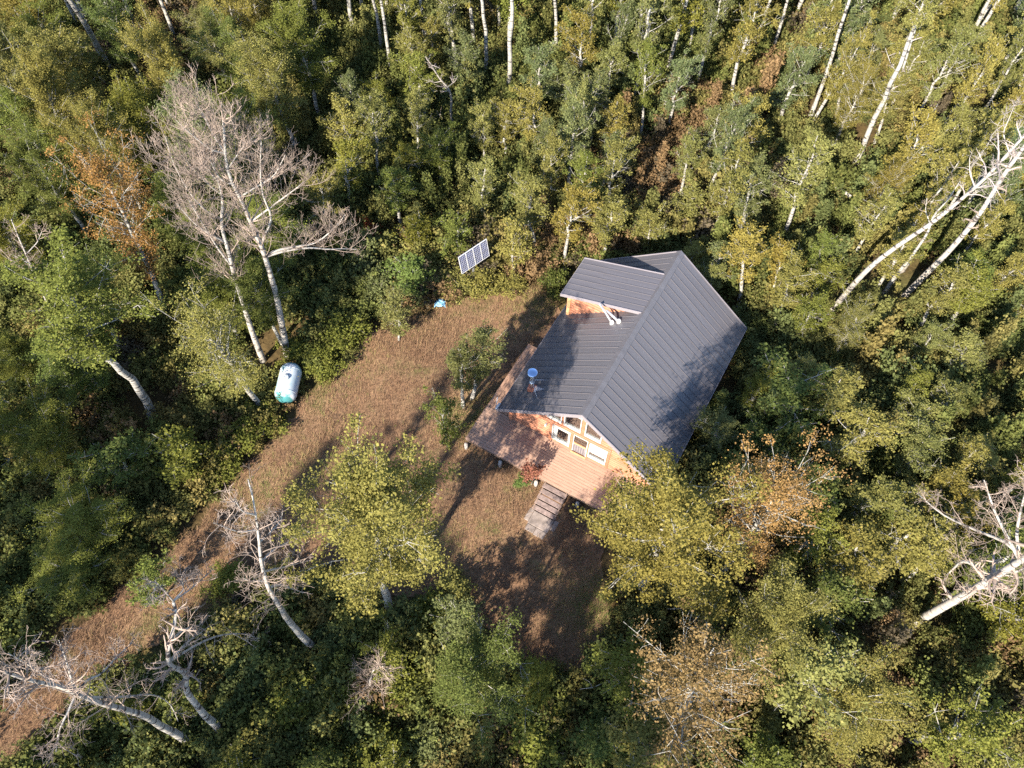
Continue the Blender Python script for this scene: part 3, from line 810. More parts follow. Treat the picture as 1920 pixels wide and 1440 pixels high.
# trees one can pick out: foot pixel, top (pixel or height in metres), kind, crown radius, tint, label
HERO = [
 # lower right and by the deck
 (1200, 1108, (1312, 838), 'tall', 2.6, 'Y', 'largest yellow-green aspen, its crown covering the right end of the deck'),
 (1345, 1085, (1478, 838), 'thin', 2.2, 'O', 'orange-tinged aspen with bare pale limbs just right of the deck aspen'),
 (1283, 1372, (1372, 1120), 'thin', 2.7, 'O', 'big orange-brown aspen with white trunk foot at lower right centre'),
 (1400, 1255, (1545, 1075), 'tall', 1.9, 'P', 'pale green aspen between the orange aspen and the dead right trunk'),
 (1545, 1375, (1680, 1225), 'tall', 1.9, 'Y', 'rounded yellow-green aspen below the fallen-looking white right trunk'),
 (1455, 1330, (1590, 1190), 'mid', 1.7, 'P', 'small pale aspen close right of the orange-brown aspen'),
 (1180, 1290, (1215, 1180), 'mid', 1.6, 'G', 'olive aspen left of the orange-brown aspen, in half shade'),
 (1190, 1420, (1215, 1330), 'mid', 1.7, 'Y', 'yellowish bushy aspen at the bottom edge left of the white trunk foot'),
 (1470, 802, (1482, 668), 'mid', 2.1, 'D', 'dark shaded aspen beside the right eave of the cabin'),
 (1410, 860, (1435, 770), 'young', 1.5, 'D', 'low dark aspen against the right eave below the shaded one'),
 (1540, 800, (1585, 690), 'mid', 1.4, 'P', 'pale aspen just right of the dark shaded aspen by the eave'),
 (1580, 892, (1640, 760), 'mid', 1.5, 'P', 'pale leafy aspen with a short white trunk right of the cabin'),
 # lower centre and left
 (730, 1146, (668, 850), 'tall', 2.5, 'Y', 'big yellow-green aspen standing alone between grass track and cabin lawn'),
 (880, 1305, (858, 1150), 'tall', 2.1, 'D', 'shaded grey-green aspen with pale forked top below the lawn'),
 (492, 766, (338, 560), 'thin', 1.9, 'Y', 'sparse yellow-green aspen just left of the propane tank'),
 (287, 783, (50, 470), 'high', 2.5, 'G', 'tall aspen with long bare white trunk left of the propane tank'),
 (311, 583, (140, 268), 'thin', 2.2, 'O', 'yellowing aspen with twin white trunk left of the bare dead pair'),
 (205, 1026, (80, 905), 'tall', 1.8, 'G', 'dense green aspen leaning over the left side of the track'),
 (165, 1086, (20, 1005), 'tall', 1.7, 'G', 'green aspen at the left edge just above the grass track'),
 (143, 897, (20, 755), 'tall', 2.0, 'G', 'leafy green aspen at the left edge, level with the propane tank'),
 (372, 905, (325, 800), 'young', 1.5, 'G', 'short bushy green aspen on the upper bank of the track'),
 (66, 713, (-25, 600), 'tall', 1.8, 'G', 'aspen at the left edge with a dark arched trunk'),
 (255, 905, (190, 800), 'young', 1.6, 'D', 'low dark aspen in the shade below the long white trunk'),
 (300, 1130, (262, 1040), 'young', 1.1, 'G', 'short green aspen between track and crooked dead tree'),
 # beside the deck
 (868, 762, (858, 645), 'mid', 1.0, 'C', 'leftmost stem of the grey-green aspen clump left of the deck'),
 (884, 748, (905, 622), 'mid', 1.05, 'C', 'tallest stem of the grey-green aspen clump left of the deck'),
 (840, 838, (830, 745), 'young', .95, 'D', 'small dark aspen near the left front corner of the deck'),
 (748, 638, (735, 545), 'young', .85, 'C', 'slim grey-green sapling at the upper edge of the brown clearing'),
 # behind the cabin and by the panel
 (1003, 468, (1000, 330), 'mid', 1.15, 'P', 'slim sunlit aspen right of the solar panel'),
 (1058, 500, (1075, 345), 'mid', 1.25, 'P', 'sunlit aspen directly behind the left end of the dormer'),
 (1130, 486, (1150, 368), 'mid', 1.2, 'P', 'aspen with forked white trunk behind the middle of the dormer'),
 (965, 520, (968, 405), 'young', .95, 'P', 'short aspen between the solar panel and the dormer'),
 (1215, 470, (1215, 385), 'young', 1.1, 'P', 'small round aspen behind the back gable peak'),
 (1290, 430, (1300, 345), 'young', 1.0, 'P', 'small aspen in the sun above the gable peak shadow'),
 (1385, 570, (1405, 425), 'mid', 1.15, 'P', 'pale aspen just right of the cabin, above the roof corner'),
 (1440, 560, (1470, 455), 'young', 1.0, 'Y', 'yellowish young aspen right of the cabin roof corner'),
 # centre top
 (1092, 312, (1092, 165), 'mid', 1.2, 'P', 'aspen with straight white stem above the dormer'),
 (1005, 312, (1002, 165), 'mid', 1.3, 'P', 'broad pale aspen with thin white stem above the solar panel'),
 (952, 181, 13.5, 'high', 1.6, 'G', 'tall aspen with thick straight white trunk at top centre'),
 (909, 152, 13.0, 'high', 1.6, 'G', 'tall aspen with bent white trunk just left of the thick straight one'),
 (735, 147, 12.5, 'high', 1.5, 'G', 'tall aspen with slanting pale trunk at top, left of centre'),
 (716, 112, 12.0, 'high', 1.4, 'G', 'thin tall aspen just left of the slanting pale trunk at top'),
 (1042, 112, 12.5, 'high', 1.5, 'C', 'tall aspen with clean slim white trunk at top, right of centre'),
 (1083, 196, (1096, 28), 'mid', 1.4, 'Y', 'bright yellow-green aspen cone at the top, right of centre'),
 (1187, 190, 10.0, 'mid', 1.6, 'C', 'grey-green aspen with short white foot at top right of centre'),
 (1253, 257, (1275, 110), 'mid', 1.25, 'C', 'slim grey-green aspen with double thin stems above the cabin peak'),
 (830, 357, (815, 240), 'mid', 1.15, 'G', 'small aspen with short white foot up-left of the solar panel'),
 (774, 364, (755, 265), 'mid', 1.1, 'G', 'small aspen left of the one above the solar panel'),
 (660, 402, (640, 262), 'mid', 1.3, 'G', 'aspen with curved thin trunk just right of the bare dead pair'),
 (732, 257, (705, 150), 'mid', 1.15, 'G', 'slim aspen below the slanting pale trunk'),
 (802, 233, (778, 100), 'mid', 1.25, 'G', 'slim aspen left of the grey forked snag'),
 # upper left
 (555, 292, (468, 55), 'tall', 1.75, 'Y', 'bright yellow-green aspen cone right of the bare dead crown top'),
 (222, 152, 14.0, 'high', 2.0, 'D', 'tallest of three dark slanting trunks at the upper left'),
 (163, 66, 13.5, 'high', 1.9, 'G', 'left one of three dark slanting trunks at the upper left'),
 (185, 69, 13.5, 'high', 1.9, 'G', 'middle one of three dark slanting trunks at the upper left'),
 (335, 87, 13.0, 'high', 1.7, 'D', 'aspen with dark slanting trunk at top, above the bare dead crown'),
 (46, 252, (-60, 20), 'tall', 2.3, 'Y', 'big yellow-green aspen in the upper left corner'),
 (176, 300, (82, 60), 'tall', 2.2, 'Y', 'broad yellow-green aspen right of the upper left corner tree'),
 (322, 372, (225, 165), 'tall', 1.9, 'G', 'olive aspen left of the bare dead crown top'),
 (430, 172, (372, 10), 'tall', 1.8, 'C', 'bluish grey-green aspen at the top, above the bare dead crown'),
 # upper right
 (1522, 212, 14.5, 'high', 1.6, 'P', 'tallest thick white trunk at upper right, two limbs to its left'),
 (1606, 302, 15.0, 'high', 1.6, 'P', 'thick white trunk running off the top at upper right'),
 (1560, 288, (1640, 100), 'thin', 1.3, 'Y', 'white knobbly trunk between the two thick white ones at upper right'),
 (1446, 102, 12.0, 'high', 1.4, 'P', 'white double trunk at the top, left of the thick upper right ones'),
 (1600, 447, (1690, 300), 'thin', 1.1, 'Y', 'thin leaning white stem below the thick upper right trunks'),
 (1375, 347, (1425, 175), 'mid', 1.25, 'P', 'pale aspen with curved white foot above the cabin right corner'),
 (1786, 127, 11.0, 'high', 1.4, 'P', 'thin white trunk near the upper right corner'),
 (1886, 52, 12.0, 'high', 1.5, 'P', 'white trunk in the very upper right corner'),
 (1562, 672, (1625, 560), 'thin', 1.1, 'P', 'thin white stem below the long leaning bare trunks'),
 (1776, 612, (1850, 500), 'mid', 1.25, 'G', 'aspen with slanting white stem at the right, below the bare trunks'),
 (1775, 707, (1830, 620), 'mid', 1.15, 'P', 'small aspen with white foot at the right, second below the bare trunks'),
 (1700, 850, (1755, 740), 'mid', 1.25, 'P', 'pale aspen halfway between the cabin and the right edge'),
]
HOUSE_PX = [(862, 822), (990, 642), (1040, 560), (1090, 474), (1280, 462), (1412, 622), (1250, 880), (1165, 975), (1125, 970)]
def silhouette_top(b, t, rad, cls):
    cbf = {'tall': .33, 'high': .6, 'mid': .3, 'young': .2, 'thin': .28}[cls]
    best = 1e9
    for s, k in ((cbf + (1 - cbf) * .45, 1.0), (cbf + (1 - cbf) * .7, .8), (cbf + (1 - cbf) * .88, .48), (1.0, .06)):
        c_ = b.lerp(t, s)
        for a_ in range(0, 360, 30):
            best = min(best, proj((c_.x + rad * k * math.cos(R(a_)), c_.y + rad * k * math.sin(R(a_)), c_.z))[1])
    return best
def fit_top(b, h_):
    # the pixel given is the visible top of the crown; its far side shows above the tip, so the tree is shorter than the tip alone suggests
    t = upright(b, *h_[2]); lo, hi = .35, 1.0
    for _ in range(18):
        m_ = (lo + hi) / 2
        if silhouette_top(b, b.lerp(t, m_), h_[4], h_[3]) < h_[2][1]: hi = m_
        else: lo = m_
    return b.lerp(t, lo)
for h_ in HERO:
    b = gnd(h_[0], h_[1])
    t = fit_top(b, h_) if isinstance(h_[2], tuple) else b + Vector((rng.gauss(0, .25), rng.gauss(0, .25), h_[2]))
    plant(b, t, h_[3], h_[4], TINT[h_[5]], h_[6], 'aspens of the surrounding forest')

# ---- dead and bare trees
def lerp_path(pts, n_):
    pts = np.asarray(pts, float); seg = np.r_[0, np.cumsum(np.linalg.norm(np.diff(pts, axis=0), axis=1))]
    t = np.linspace(0, seg[-1], n_)
    # smooth with a Catmull style average
    out = np.column_stack([np.interp(t, seg, pts[:, i]) for i in range(3)])
    sm = out.copy(); sm[1:-1] = out[1:-1] * .5 + (out[:-2] + out[2:]) * .25
    return sm, t / seg[-1]
def grow(ts, rg, p, d, ln, r, lev, maxlev, kids, upb, curl, out=None):
    m = 5
    pts = [p]
    bend = rg.normal(0, curl, 3)
    for k_ in range(m):
        d = unit(d + np.array([0, 0, upb]) + bend * .35 + rg.normal(0, curl * .35, 3))
        pts.append(pts[-1] + d * ln / m)
    ts.add(pts, np.linspace(r, max(.0036, r * .30), m + 1), 5 if r > .03 else 3)
    if lev < maxlev:
        for q in range(kids[lev]):
            t = rg.uniform(.22, 1.0)
            i = min(m - 1, int(t * m))
            a = pts[i] + (pts[i + 1] - pts[i]) * (t * m - i if t < 1 else 1)
            dd = unit(d * .9 + unit(rg.normal(size=3)) * .95)
            grow(ts, rg, a, dd, ln * rg.uniform(.35, .68) * (1.15 - .5 * t), max(.006, r * .48 * (1 - .4 * t)), lev + 1, maxlev, kids, upb, curl)
def dead_tree(name, label, seed, foot, trunk_px, r0, r1, limbs_px=(), bark='bark_dead', twig='twig', tw=(24, 1.6, (5, 4), .10, .16, .45), limb_tw=(8, 1.2), cat='tree', group='bare dead trees', z0=0):
    """trunk and main limbs follow the tree's own shape; twigs = (count, length, children, upward pull, curl, start share)"""
    rg = np.random.default_rng(seed)
    base = gnd(*foot)
    t = empty(name, base, 0, label, cat, group)
    def local(px, off=0.0):
        p = upright(base, *px); p = p + ray(*px) * off
        return np.array(p - base)
    pts = [np.array([0, 0, -.1])] + [local(p) for p in trunk_px]
    for k_ in range(2, len(pts)): pts[k_] = pts[k_] + np.array(Vector((base.x, base.y, 0)).normalized()) * rg.normal(0, .10)
    path, tt = lerp_path(pts, 22)
    ts = TubeSet(); ts.add(path, r0 + (r1 - r0) * tt ** .85, 10)
    link('trunk', ts.mesh('trunk', M[bark]), t)
    tws = TubeSet()
    cnt, ln, kids, upb, curl, st_ = tw
    def sprout(path, tt, cnt, ln, st_, rr):
        for i in range(cnt):
            s = st_ + (1 - st_) * rg.uniform(0, 1) ** .8
            k_ = min(len(path) - 2, int(s * (len(path) - 1)))
            d0 = unit(path[k_ + 1] - path[k_])
            d = unit(d0 * .75 + unit(rg.normal(size=3)) * 1.0)
            if d[2] < -.2: d[2] *= -.4
            grow(tws, rg, path[k_], d, ln * rg.uniform(.55, 1.15) * (1.15 - .45 * s), rr * rg.uniform(.7, 1.1), 0, len(kids), kids, upb, curl)
    sprout(path, tt, cnt, ln, st_, max(.014, r1 * 1.1))
    for lp in limbs_px:
        sd = rg.choice([-1, 1]) * rg.uniform(.25, .8)
        q = [local(p, sd * i / FPX * 40 / 38 * .0 + sd * .02 * i) for i, p in enumerate(lp)]
        # start the limb on the trunk itself
        k_ = int(np.argmin(np.linalg.norm(path - q[0], axis=1))); q[0] = path[k_]
        lpth, lt = lerp_path(q, 12)
        lr = max(.03, (r0 + (r1 - r0) * tt[k_]) * .55)
        l2 = TubeSet(); l2.add(lpth, lr * (1 - .72 * lt), 7)
        link('limb', l2.mesh('limb', M[bark]), t)
        sprout(lpth, lt, limb_tw[0], limb_tw[1], .25, .018)
    if tws.n: tag(link('twigs', tws.mesh('twigs', M[twig], False), t), kind='stuff')
    return t
dead_tree('dead_aspen', 'largest bare dead aspen with forked white trunk above the propane tank', 1, (538, 667),
    [(529, 611), (518, 550), (507, 514), (497, 481), (488, 452), (475, 434), (466, 405), (457, 380), (442, 358), (428, 333), (423, 304), (421, 268), (421, 235), (413, 190)], .19, .03,
    [[(488, 452), (492, 440), (504, 429), (511, 416), (509, 398), (497, 380), (491, 362), (488, 330), (488, 300), (490, 265)],
     [(497, 481), (511, 470), (533, 467), (558, 461), (587, 460), (612, 442), (636, 420), (647, 402)],
     [(497, 481), (533, 470), (587, 463), (616, 469), (648, 465), (668, 468)],
     [(421, 304), (399, 283), (374, 265), (349, 243), (320, 215)], [(421, 279), (396, 247), (385, 221), (365, 188)],
     [(432, 320), (453, 279), (473, 259)], [(442, 358), (424, 344), (408, 330), (390, 292)],
     [(509, 398), (530, 372), (560, 350), (582, 330)], [(491, 362), (515, 330), (535, 290)]],
    tw=(40, 2.2, (6, 4), .17, .15, .42), limb_tw=(14, 1.8))
dead_tree('dead_aspen', 'bare dead aspen with brownish trunk just left of the largest bare one', 2, (493, 675),
    [(475, 629), (460, 582), (448, 543), (435, 510), (430, 481), (423, 449), (414, 424), (413, 398), (423, 386), (420, 370), (410, 345), (400, 305), (396, 262)], .165, .028,
    [[(423, 492), (406, 463), (399, 449), (380, 420), (352, 372)], [(414, 424), (390, 400), (365, 375), (345, 345), (322, 300), (310, 255)],
     [(420, 370), (395, 350), (370, 325), (340, 290)], [(410, 345), (385, 310), (362, 270)], [(423, 449), (395, 440), (365, 420), (330, 380)]],
    tw=(40, 2.1, (6, 4), .17, .15, .40), limb_tw=(14, 1.75))
dead_tree('dead_aspen', 'bare dead aspen with spiky top standing over the grass track', 3, (587, 1213),
    [(563, 1190), (540, 1160), (523, 1140), (508, 1110), (497, 1093), (493, 1070), (485, 1043), (480, 1013), (478, 980), (478, 955), (480, 912)], .17, .018,
    [[(503, 1093), (520, 1095), (547, 1103), (570, 1112)], [(497, 1068), (533, 1063), (582, 1050)], [(487, 1043), (513, 1030), (547, 1013), (564, 994)],
     [(480, 998), (450, 998), (430, 992), (400, 980)], [(480, 1013), (505, 1000), (528, 975), (530, 955)], [(478, 970), (455, 960), (438, 935)], [(493, 1085), (470, 1090), (455, 1083)]],
    tw=(38, 1.25, (4, 2), .04, .28, .42), limb_tw=(10, .9))
dead_tree('dead_aspen', 'crooked S-shaped dead aspen at the lower left', 4, (413, 1376),
    [(407, 1360), (380, 1340), (367, 1320), (353, 1297), (353, 1277), (343, 1260), (327, 1250), (310, 1247), (313, 1223), (315, 1193), (327, 1167), (337, 1147), (333, 1130)], .17, .05,
    [[(320, 1237), (360, 1213), (400, 1193), (440, 1187), (473, 1190), (495, 1208)], [(333, 1130), (360, 1103), (377, 1087), (398, 1068)],
     [(333, 1130), (310, 1110), (290, 1088)], [(320, 1237), (350, 1205), (385, 1180)], [(333, 1135), (345, 1105), (340, 1080)], [(315, 1193), (345, 1180), (380, 1170)]],
    tw=(24, 1.0, (4, 2), .04, .28, .45), limb_tw=(12, .9))
dead_tree('dead_aspen', 'bare dead aspen with mop of twigs in the lower left corner', 5, (355, 1393),
    [(327, 1373), (290, 1357), (273, 1342), (233, 1330), (200, 1322), (160, 1308), (140, 1297), (100, 1283), (50, 1275), (0, 1257), (-40, 1240)], .17, .03,
    [[(157, 1300), (165, 1272), (187, 1268), (213, 1237), (248, 1205)], [(167, 1305), (233, 1307), (287, 1300), (320, 1317), (334, 1352)],
     [(140, 1297), (130, 1260), (120, 1225), (110, 1200)], [(150, 1300), (130, 1330), (110, 1370), (105, 1410)], [(100, 1283), (60, 1250), (15, 1225)]],
    tw=(48, 1.35, (5, 3), .02, .30, .45), limb_tw=(12, 1.0))
dead_tree('dead_sapling', 'small dead sapling with reddish twigs seen from above at bottom centre', 6, (690, 1318),
    [(692, 1297), (697, 1280), (706, 1262), (710, 1240)], .07, .02, [], tw=(52, 1.25, (4, 2), .02, .26, .25), cat='tree')
dead_tree('dead_aspen', 'thick bare white dead trunk leaning off the right edge', 7, (1716, 1167),
    [(1760, 1142), (1800, 1120), (1850, 1090), (1915, 1050), (1980, 1012), (2060, 965)], .20, .08,
    [[(1915, 1050), (1900, 1020), (1870, 1010), (1820, 990), (1765, 965), (1720, 925)], [(1915, 1050), (1885, 1000), (1865, 960), (1845, 900)],
     [(1915, 1050), (1905, 1000), (1915, 950), (1930, 900)], [(1960, 1020), (1940, 960), (1950, 900)], [(1850, 1090), (1830, 1060), (1805, 1050), (1775, 1078)],
     [(1875, 1078), (1905, 1072), (1930, 1062)]],
    tw=(30, 1.2, (5, 3), .03, .30, .25), limb_tw=(16, 1.1))
dead_tree('dead_aspen', 'longest leaning bare grey trunk at the right, brushy tip', 8, (1562, 579),
    [(1600, 533), (1640, 490), (1695, 450), (1750, 415), (1800, 375), (1850, 330), (1905, 270), (1940, 235)], .16, .04,
    [[(1890, 285), (1880, 250), (1895, 215), (1905, 190)]], bark='bark_dead', twig='twig_grey', tw=(26, 1.4, (4, 3), .03, .28, .72), limb_tw=(8, .9))
dead_tree('dead_aspen', 'peeling brownish leaning bare trunk, lower of the long right pair', 9, (1697, 553),
    [(1740, 510), (1780, 470), (1815, 430), (1845, 390), (1880, 330), (1930, 262)], .17, .07, [], tw=(12, 1.0, (3, 2), .03, .28, .5))
dead_tree('dead_aspen', 'short forked white bare stem between the two long leaning trunks', 10, (1655, 553),
    [(1680, 515), (1702, 490), (1720, 465), (1743, 432), (1748, 405), (1775, 378), (1800, 340)], .12, .02,
    [[(1748, 420), (1735, 395), (1738, 370)], [(1748, 405), (1770, 395), (1790, 392)]], bark='bark', tw=(12, .9, (3, 2), .04, .25, .5), limb_tw=(5, .6))
dead_tree('dead_aspen', 'brushy bare aspen top at the left edge', 11, (160, 690),
    [(130, 640), (110, 600), (85, 558), (67, 520), (50, 480), (32, 440), (20, 410)], .10, .02,
    [[(67, 520), (40, 500), (10, 480)], [(50, 480), (70, 455), (80, 430)], [(85, 558), (95, 520), (88, 490)]], tw=(18, 1.2, (4, 3), .12, .18, .55), limb_tw=(8, 1.0))
dead_tree('dead_snag', 'grey forked dead snag among young aspens at top centre', 12, (853, 248),
    [(848, 228), (845, 213), (847, 187), (842, 167), (827, 153), (813, 133), (807, 115)], .10, .03,
    [[(842, 167), (853, 153), (859, 142)], [(827, 153), (815, 155), (806, 150)]], bark='bark_grey', twig='twig_grey', tw=(9, .9, (3,), .05, .2, .5), limb_tw=(4, .6))
dead_tree('dead_sapling', 'thin white forked dead stem left of the grey snag', 13, (812, 243), [(812, 232), (818, 220), (826, 208)], .05, .02,
    [], bark='bark', twig='twig', tw=(5, .6, (2,), .05, .2, .4))
# bare limbs showing on the two thickest white trunks at the upper right
dead_tree('dead_aspen', 'bare white snag crowned with stubby limbs right of the thick trunks', 14, (1640, 268),
    [(1655, 225), (1660, 190), (1690, 140), (1715, 60), (1735, 0)], .09, .04, [[(1660, 190), (1640, 165), (1635, 150)], [(1690, 140), (1670, 120), (1660, 90)]],
    bark='bark', twig='twig_grey', tw=(8, .8, (2,), .03, .25, .3), limb_tw=(4, .6))

# ---- fallen logs
def fallen(label, a, b, r, mat, seed, za=.18, zb=.22):
    rg = np.random.default_rng(seed)
    A, B = gnd(*a), gnd(*b)
    o = empty('fallen_log', A, 0, label, 'log', 'fallen logs')
    n_ = 9
    pts = [np.array([0, 0, za]) + (np.array(B - A) + np.array([0, 0, zb - za])) * i / (n_ - 1) + np.append(rg.normal(0, .03, 2), rg.normal(0, .015)) for i in range(n_)]
    ts = TubeSet(); ts.add([pts[0]] + pts + [pts[-1]], [.005] + list(np.linspace(r, r * .72, n_)) + [.005], 9)
    link('trunk', ts.mesh('trunk', mat), o)
    for i in range(3):
        p = pts[2 + i * 2]; d = rg.normal(size=3); d[2] = abs(d[2]) + .3; d = unit(d)
        t2 = TubeSet(); t2.add([p, p + d * .25, p + d * .45 + rg.normal(0, .04, 3)], [r * .3, r * .2, .01], 5)
        link('branch_stub', t2.mesh('branch_stub', mat), o)
fallen('short brown fallen log in undergrowth at bottom centre', (893, 1330), (945, 1338), .14, M['log_brown'], 1, .55, .6)
fallen('dark brown rotten fallen log at the lower right corner', (1768, 1352), (1832, 1428), .24, M['log_brown'], 2, .35, .35)
fallen('pale fallen log in rusty undergrowth right of the cabin', (1530, 340), (1588, 384), .13, M['bark_dead'], 3, .6, .6)
fallen('thin pale fallen trunk beside the leaning dead right trunk', (1640, 962), (1800, 982), .10, M['bark_dead'], 4, 1.0, 1.2)
fallen('short grey fallen log right of the upper leaning trunks', (1700, 500), (1665, 540), .09, M['bark_grey'], 5, .3, .3)

# ---- shrubs
def shrub_variant(seed, Rs, Hs, clumps, per, leaf, stems=9, low=False):
    rg = np.random.default_rng(seed)
    ts = TubeSet(); anchors = []
    for i in range(stems):
        az = i * 2.4 + rg.normal(0, .4); sp = rg.uniform(.25, 1.0)
        e = np.array([math.cos(az) * Rs * sp, math.sin(az) * Rs * sp, Hs * (1 - .45 * sp * sp) * rg.uniform(.75, 1.05)])
        m = e * np.array([.4, .4, .6])
        ts.add([np.zeros(3), m, e], [.022, .014, .005], 4)
        for k_ in range(4):
            a = m + (e - m) * rg.uniform(.2, 1)
            b = a + rg.normal(0, .22 * Rs, 3) + np.array([0, 0, .08])
            ts.add([a, b], [.008, .003], 3); anchors.append(b)
        anchors.append(e); anchors.append((m + e) / 2)
    pos = np.array(anchors)
    cc = pos[rg.integers(0, len(pos), clumps)] + rg.normal(0, .14 * Rs, (clumps, 3))
    cc[:, 2] = np.abs(cc[:, 2])
    ce = np.repeat(cc, per, 0) + rg.normal(size=(clumps * per, 3)) * (np.repeat(rg.uniform(.07, .15, clumps), per)[:, None] * Rs ** .5)
    ce[:, 2] = np.abs(ce[:, 2]) + .02
    v, f = leaf_quads(ce, leaf, rg, .7)
    rv = np.repeat(rg.uniform(0, 1, clumps), per) * .45 + rg.uniform(0, 1, clumps * per) * .55
    return ts, (v, f, rv)
SHRUB = []
for s_ in range(5):
    ts, (v, f, rv) = shrub_variant(600 + s_, 1.0, 1.5, 210, 18, .085, 11)
    SHRUB.append((ts.mesh('stems', M['bark_grey'], False), mesh_np('foliage', v, f, M['leaf'], False, rv)))
def bush(px, py, rad, hgt, tint, label, name='shrub', base=None, vi=None):
    b = gnd(px, py) if base is None else base
    o = empty(name, b, rng.uniform(0, 6.28), label, 'shrub', 'shrubs around the clearing')
    o.scale = (rad, rad, hgt / 1.5)
    st_, fo = SHRUB[rng.randrange(5) if vi is None else vi]
    link('stems', st_, o); c_ = link('foliage', fo, o); c_['kind'] = 'stuff'
    k = rng.uniform(.9, 1.1)
    c_.color = (tint[0] * k, tint[1] * k, tint[2] * k, 1)
    return o
BUSH = [
 (648, 648, 1.25, 1.5, 'G', 'round green shrub at the clearing edge right of the dead trunks'),
 (612, 690, .95, 1.1, 'G', 'green shrub just up-right of the propane tank'),
 (716, 560, 1.1, 1.6, 'C', 'grey-green shrub above the slim sapling at the clearing edge'),
 (690, 500, 1.2, 1.8, 'C', 'large grey-green shrub in shade between dead trees and panel'),
 (775, 560, 1.0, 1.5, 'C', 'bluish green shrub just left of the blue tarp'),
 (800, 500, 1.2, 1.7, 'P', 'tan-green shrub left of the solar panel'),
 (850, 545, 1.0, 1.2, 'P', 'pale shrub below the solar panel at the clearing edge'),
 (905, 545, .9, 1.2, 'Y', 'yellow-green shrub at the foot of the solar panel post'),
 (960, 545, .8, 1.0, 'Y', 'yellowish low shrub between the panel post and the dormer'),
 (1035, 545, .8, 1.3, 'D', 'dark green shrub beside the dormer wall'),
 (690, 445, .8, .9, 'RED', 'rust-red shrub in the shade right of the dead trees'),
 (500, 800, .9, .8, 'G', 'low green shrub below the propane tank'),
 (470, 830, 1.1, 1.2, 'G', 'green shrub on the track bank below the sparse aspen'),
 (420, 880, 1.0, 1.2, 'G', 'rounded shrub on the track bank, second below the tank'),
 (555, 668, .9, .9, 'G', 'leafy shrub behind the propane tank at the dead trunk foot'),
 (850, 1110, .9, .9, 'P', 'light green shrub at the lower edge of the lawn'),
 (820, 1160, 1.0, 1.1, 'G', 'olive shrub below the lawn, left of the shaded aspen'),
 (1000, 1330, 1.2, 1.2, 'G', 'shaded shrub below the lawn, right of the shaded aspen'),
 (760, 1290, 1.2, 1.3, 'G', 'green shrub between the dead sapling and the shaded aspen'),
 (640, 1300, 1.2, 1.2, 'G', 'dark green shrub left of the dead sapling'),
 (820, 1395, 1.2, 1.2, 'C', 'grey-green shrub at the bottom edge left of the brown log'),
 (560, 1330, 1.2, 1.2, 'G', 'green shrub between crooked dead tree and dead sapling'),
 (1010, 1410, 1.3, 1.3, 'G', 'broad olive shrub at the bottom edge right of the brown log'),
 (480, 1420, 1.3, 1.4, 'Y', 'bright green shrub at the bottom edge right of the crooked dead tree'),
 (700, 1425, 1.2, 1.3, 'G', 'olive shrub at the bottom edge below the dead sapling'),
 (1330, 800, .9, 1.2, 'D', 'dark shrub tucked under the right eave'),
 (1345, 1010, 1.0, 1.2, 'D', 'dark shrub behind the large deck aspen'),
 (440, 1090, .9, 1.0, 'G', 'green shrub on the lower side of the grass track'),
 (245, 1070, 1.0, 1.1, 'Y', 'yellow-green shrub at the upper side of the grass track'),
]
TINT['RED'] = (.26, .065, .03)
TINT['RUST'] = (.20, .10, .04)
for b_ in BUSH: bush(b_[0], b_[1], b_[2], b_[3], TINT[b_[4]], b_[5])
# sapling with red leaves at the deck edge
ts, (v, f, rv) = shrub_variant(650, .40, 2.7, 95, 13, .075, 5)
SHRUB.append((ts.mesh('stems', M['bark_grey'], False), mesh_np('foliage', v, f, M['leaf'], False, rv)))
rs = bush(0, 0, 1.0, 1.5, (.24, .10, .07), 'spindly red-brown leaved sapling rising over the deck edge', 'red_leaved_sapling', hloc(-1.30, -2.20), 5)
gs = bush(0, 0, .40, .95, (.12, .18, .05), 'bright green seedling in front of the red-brown sapling', 'green_seedling', hloc(-1.62, -2.45))

# ---- filler forest: scattered upright aspens, kept off cabin, clearing and landmarks
PROTECT = [(HOUSE_PX, 16.0), ([(850, 440), (925, 440), (925, 530), (850, 530)], 26.5), ([(505, 685), (580, 685), (580, 770), (505, 770)], 20.5),
           ([(300, 180), (430, 160), (560, 260), (660, 400), (650, 490), (570, 560), (560, 675), (470, 670), (390, 480), (310, 400)], 21.0),
           ([(400, 900), (500, 900), (570, 1000), (600, 1220), (560, 1200), (470, 1080)], 8.0), ([(280, 1070), (400, 1070), (500, 1190), (430, 1380), (330, 1300)], 4.5),
           ([(0, 1200), (250, 1200), (360, 1400), (0, 1330)], 4.0), ([(1700, 1170), (1740, 900), (1920, 880), (1920, 1060)], 8.5),
           ([(1555, 580), (1900, 230), (1920, 290), (1700, 560)], 24.0), ([(1510, 215), (1600, 0), (1760, 50), (1600, 310)], 35.0), ([(650, 1200), (760, 1200), (760, 1320), (650, 1320)], 5.5),
           ([(170, 680), (290, 790), (260, 790), (160, 700)], 18.5),
           ([(125, 0), (195, 0), (240, 160), (205, 160), (150, 80)], 40.0), ([(300, 0), (320, 0), (345, 90), (325, 90)], 44.0), ([(892, 0), (958, 0), (962, 185), (900, 160)], 40.0),
           ([(695, 0), (725, 0), (742, 150), (708, 115)], 41.5), ([(1035, 115), (1045, 0), (1062, 0), (1050, 115)], 43.0), ([(800, 110), (865, 110), (865, 250), (840, 250)], 36.5),
           ([(1270, 1380), (1345, 1255), (1375, 1265), (1300, 1390)], 3.6), ([(255, 495), (290, 495), (325, 590), (295, 590)], 24.0), ([(1440, 105), (1480, 0), (1505, 0), (1455, 110)], 43.0)]
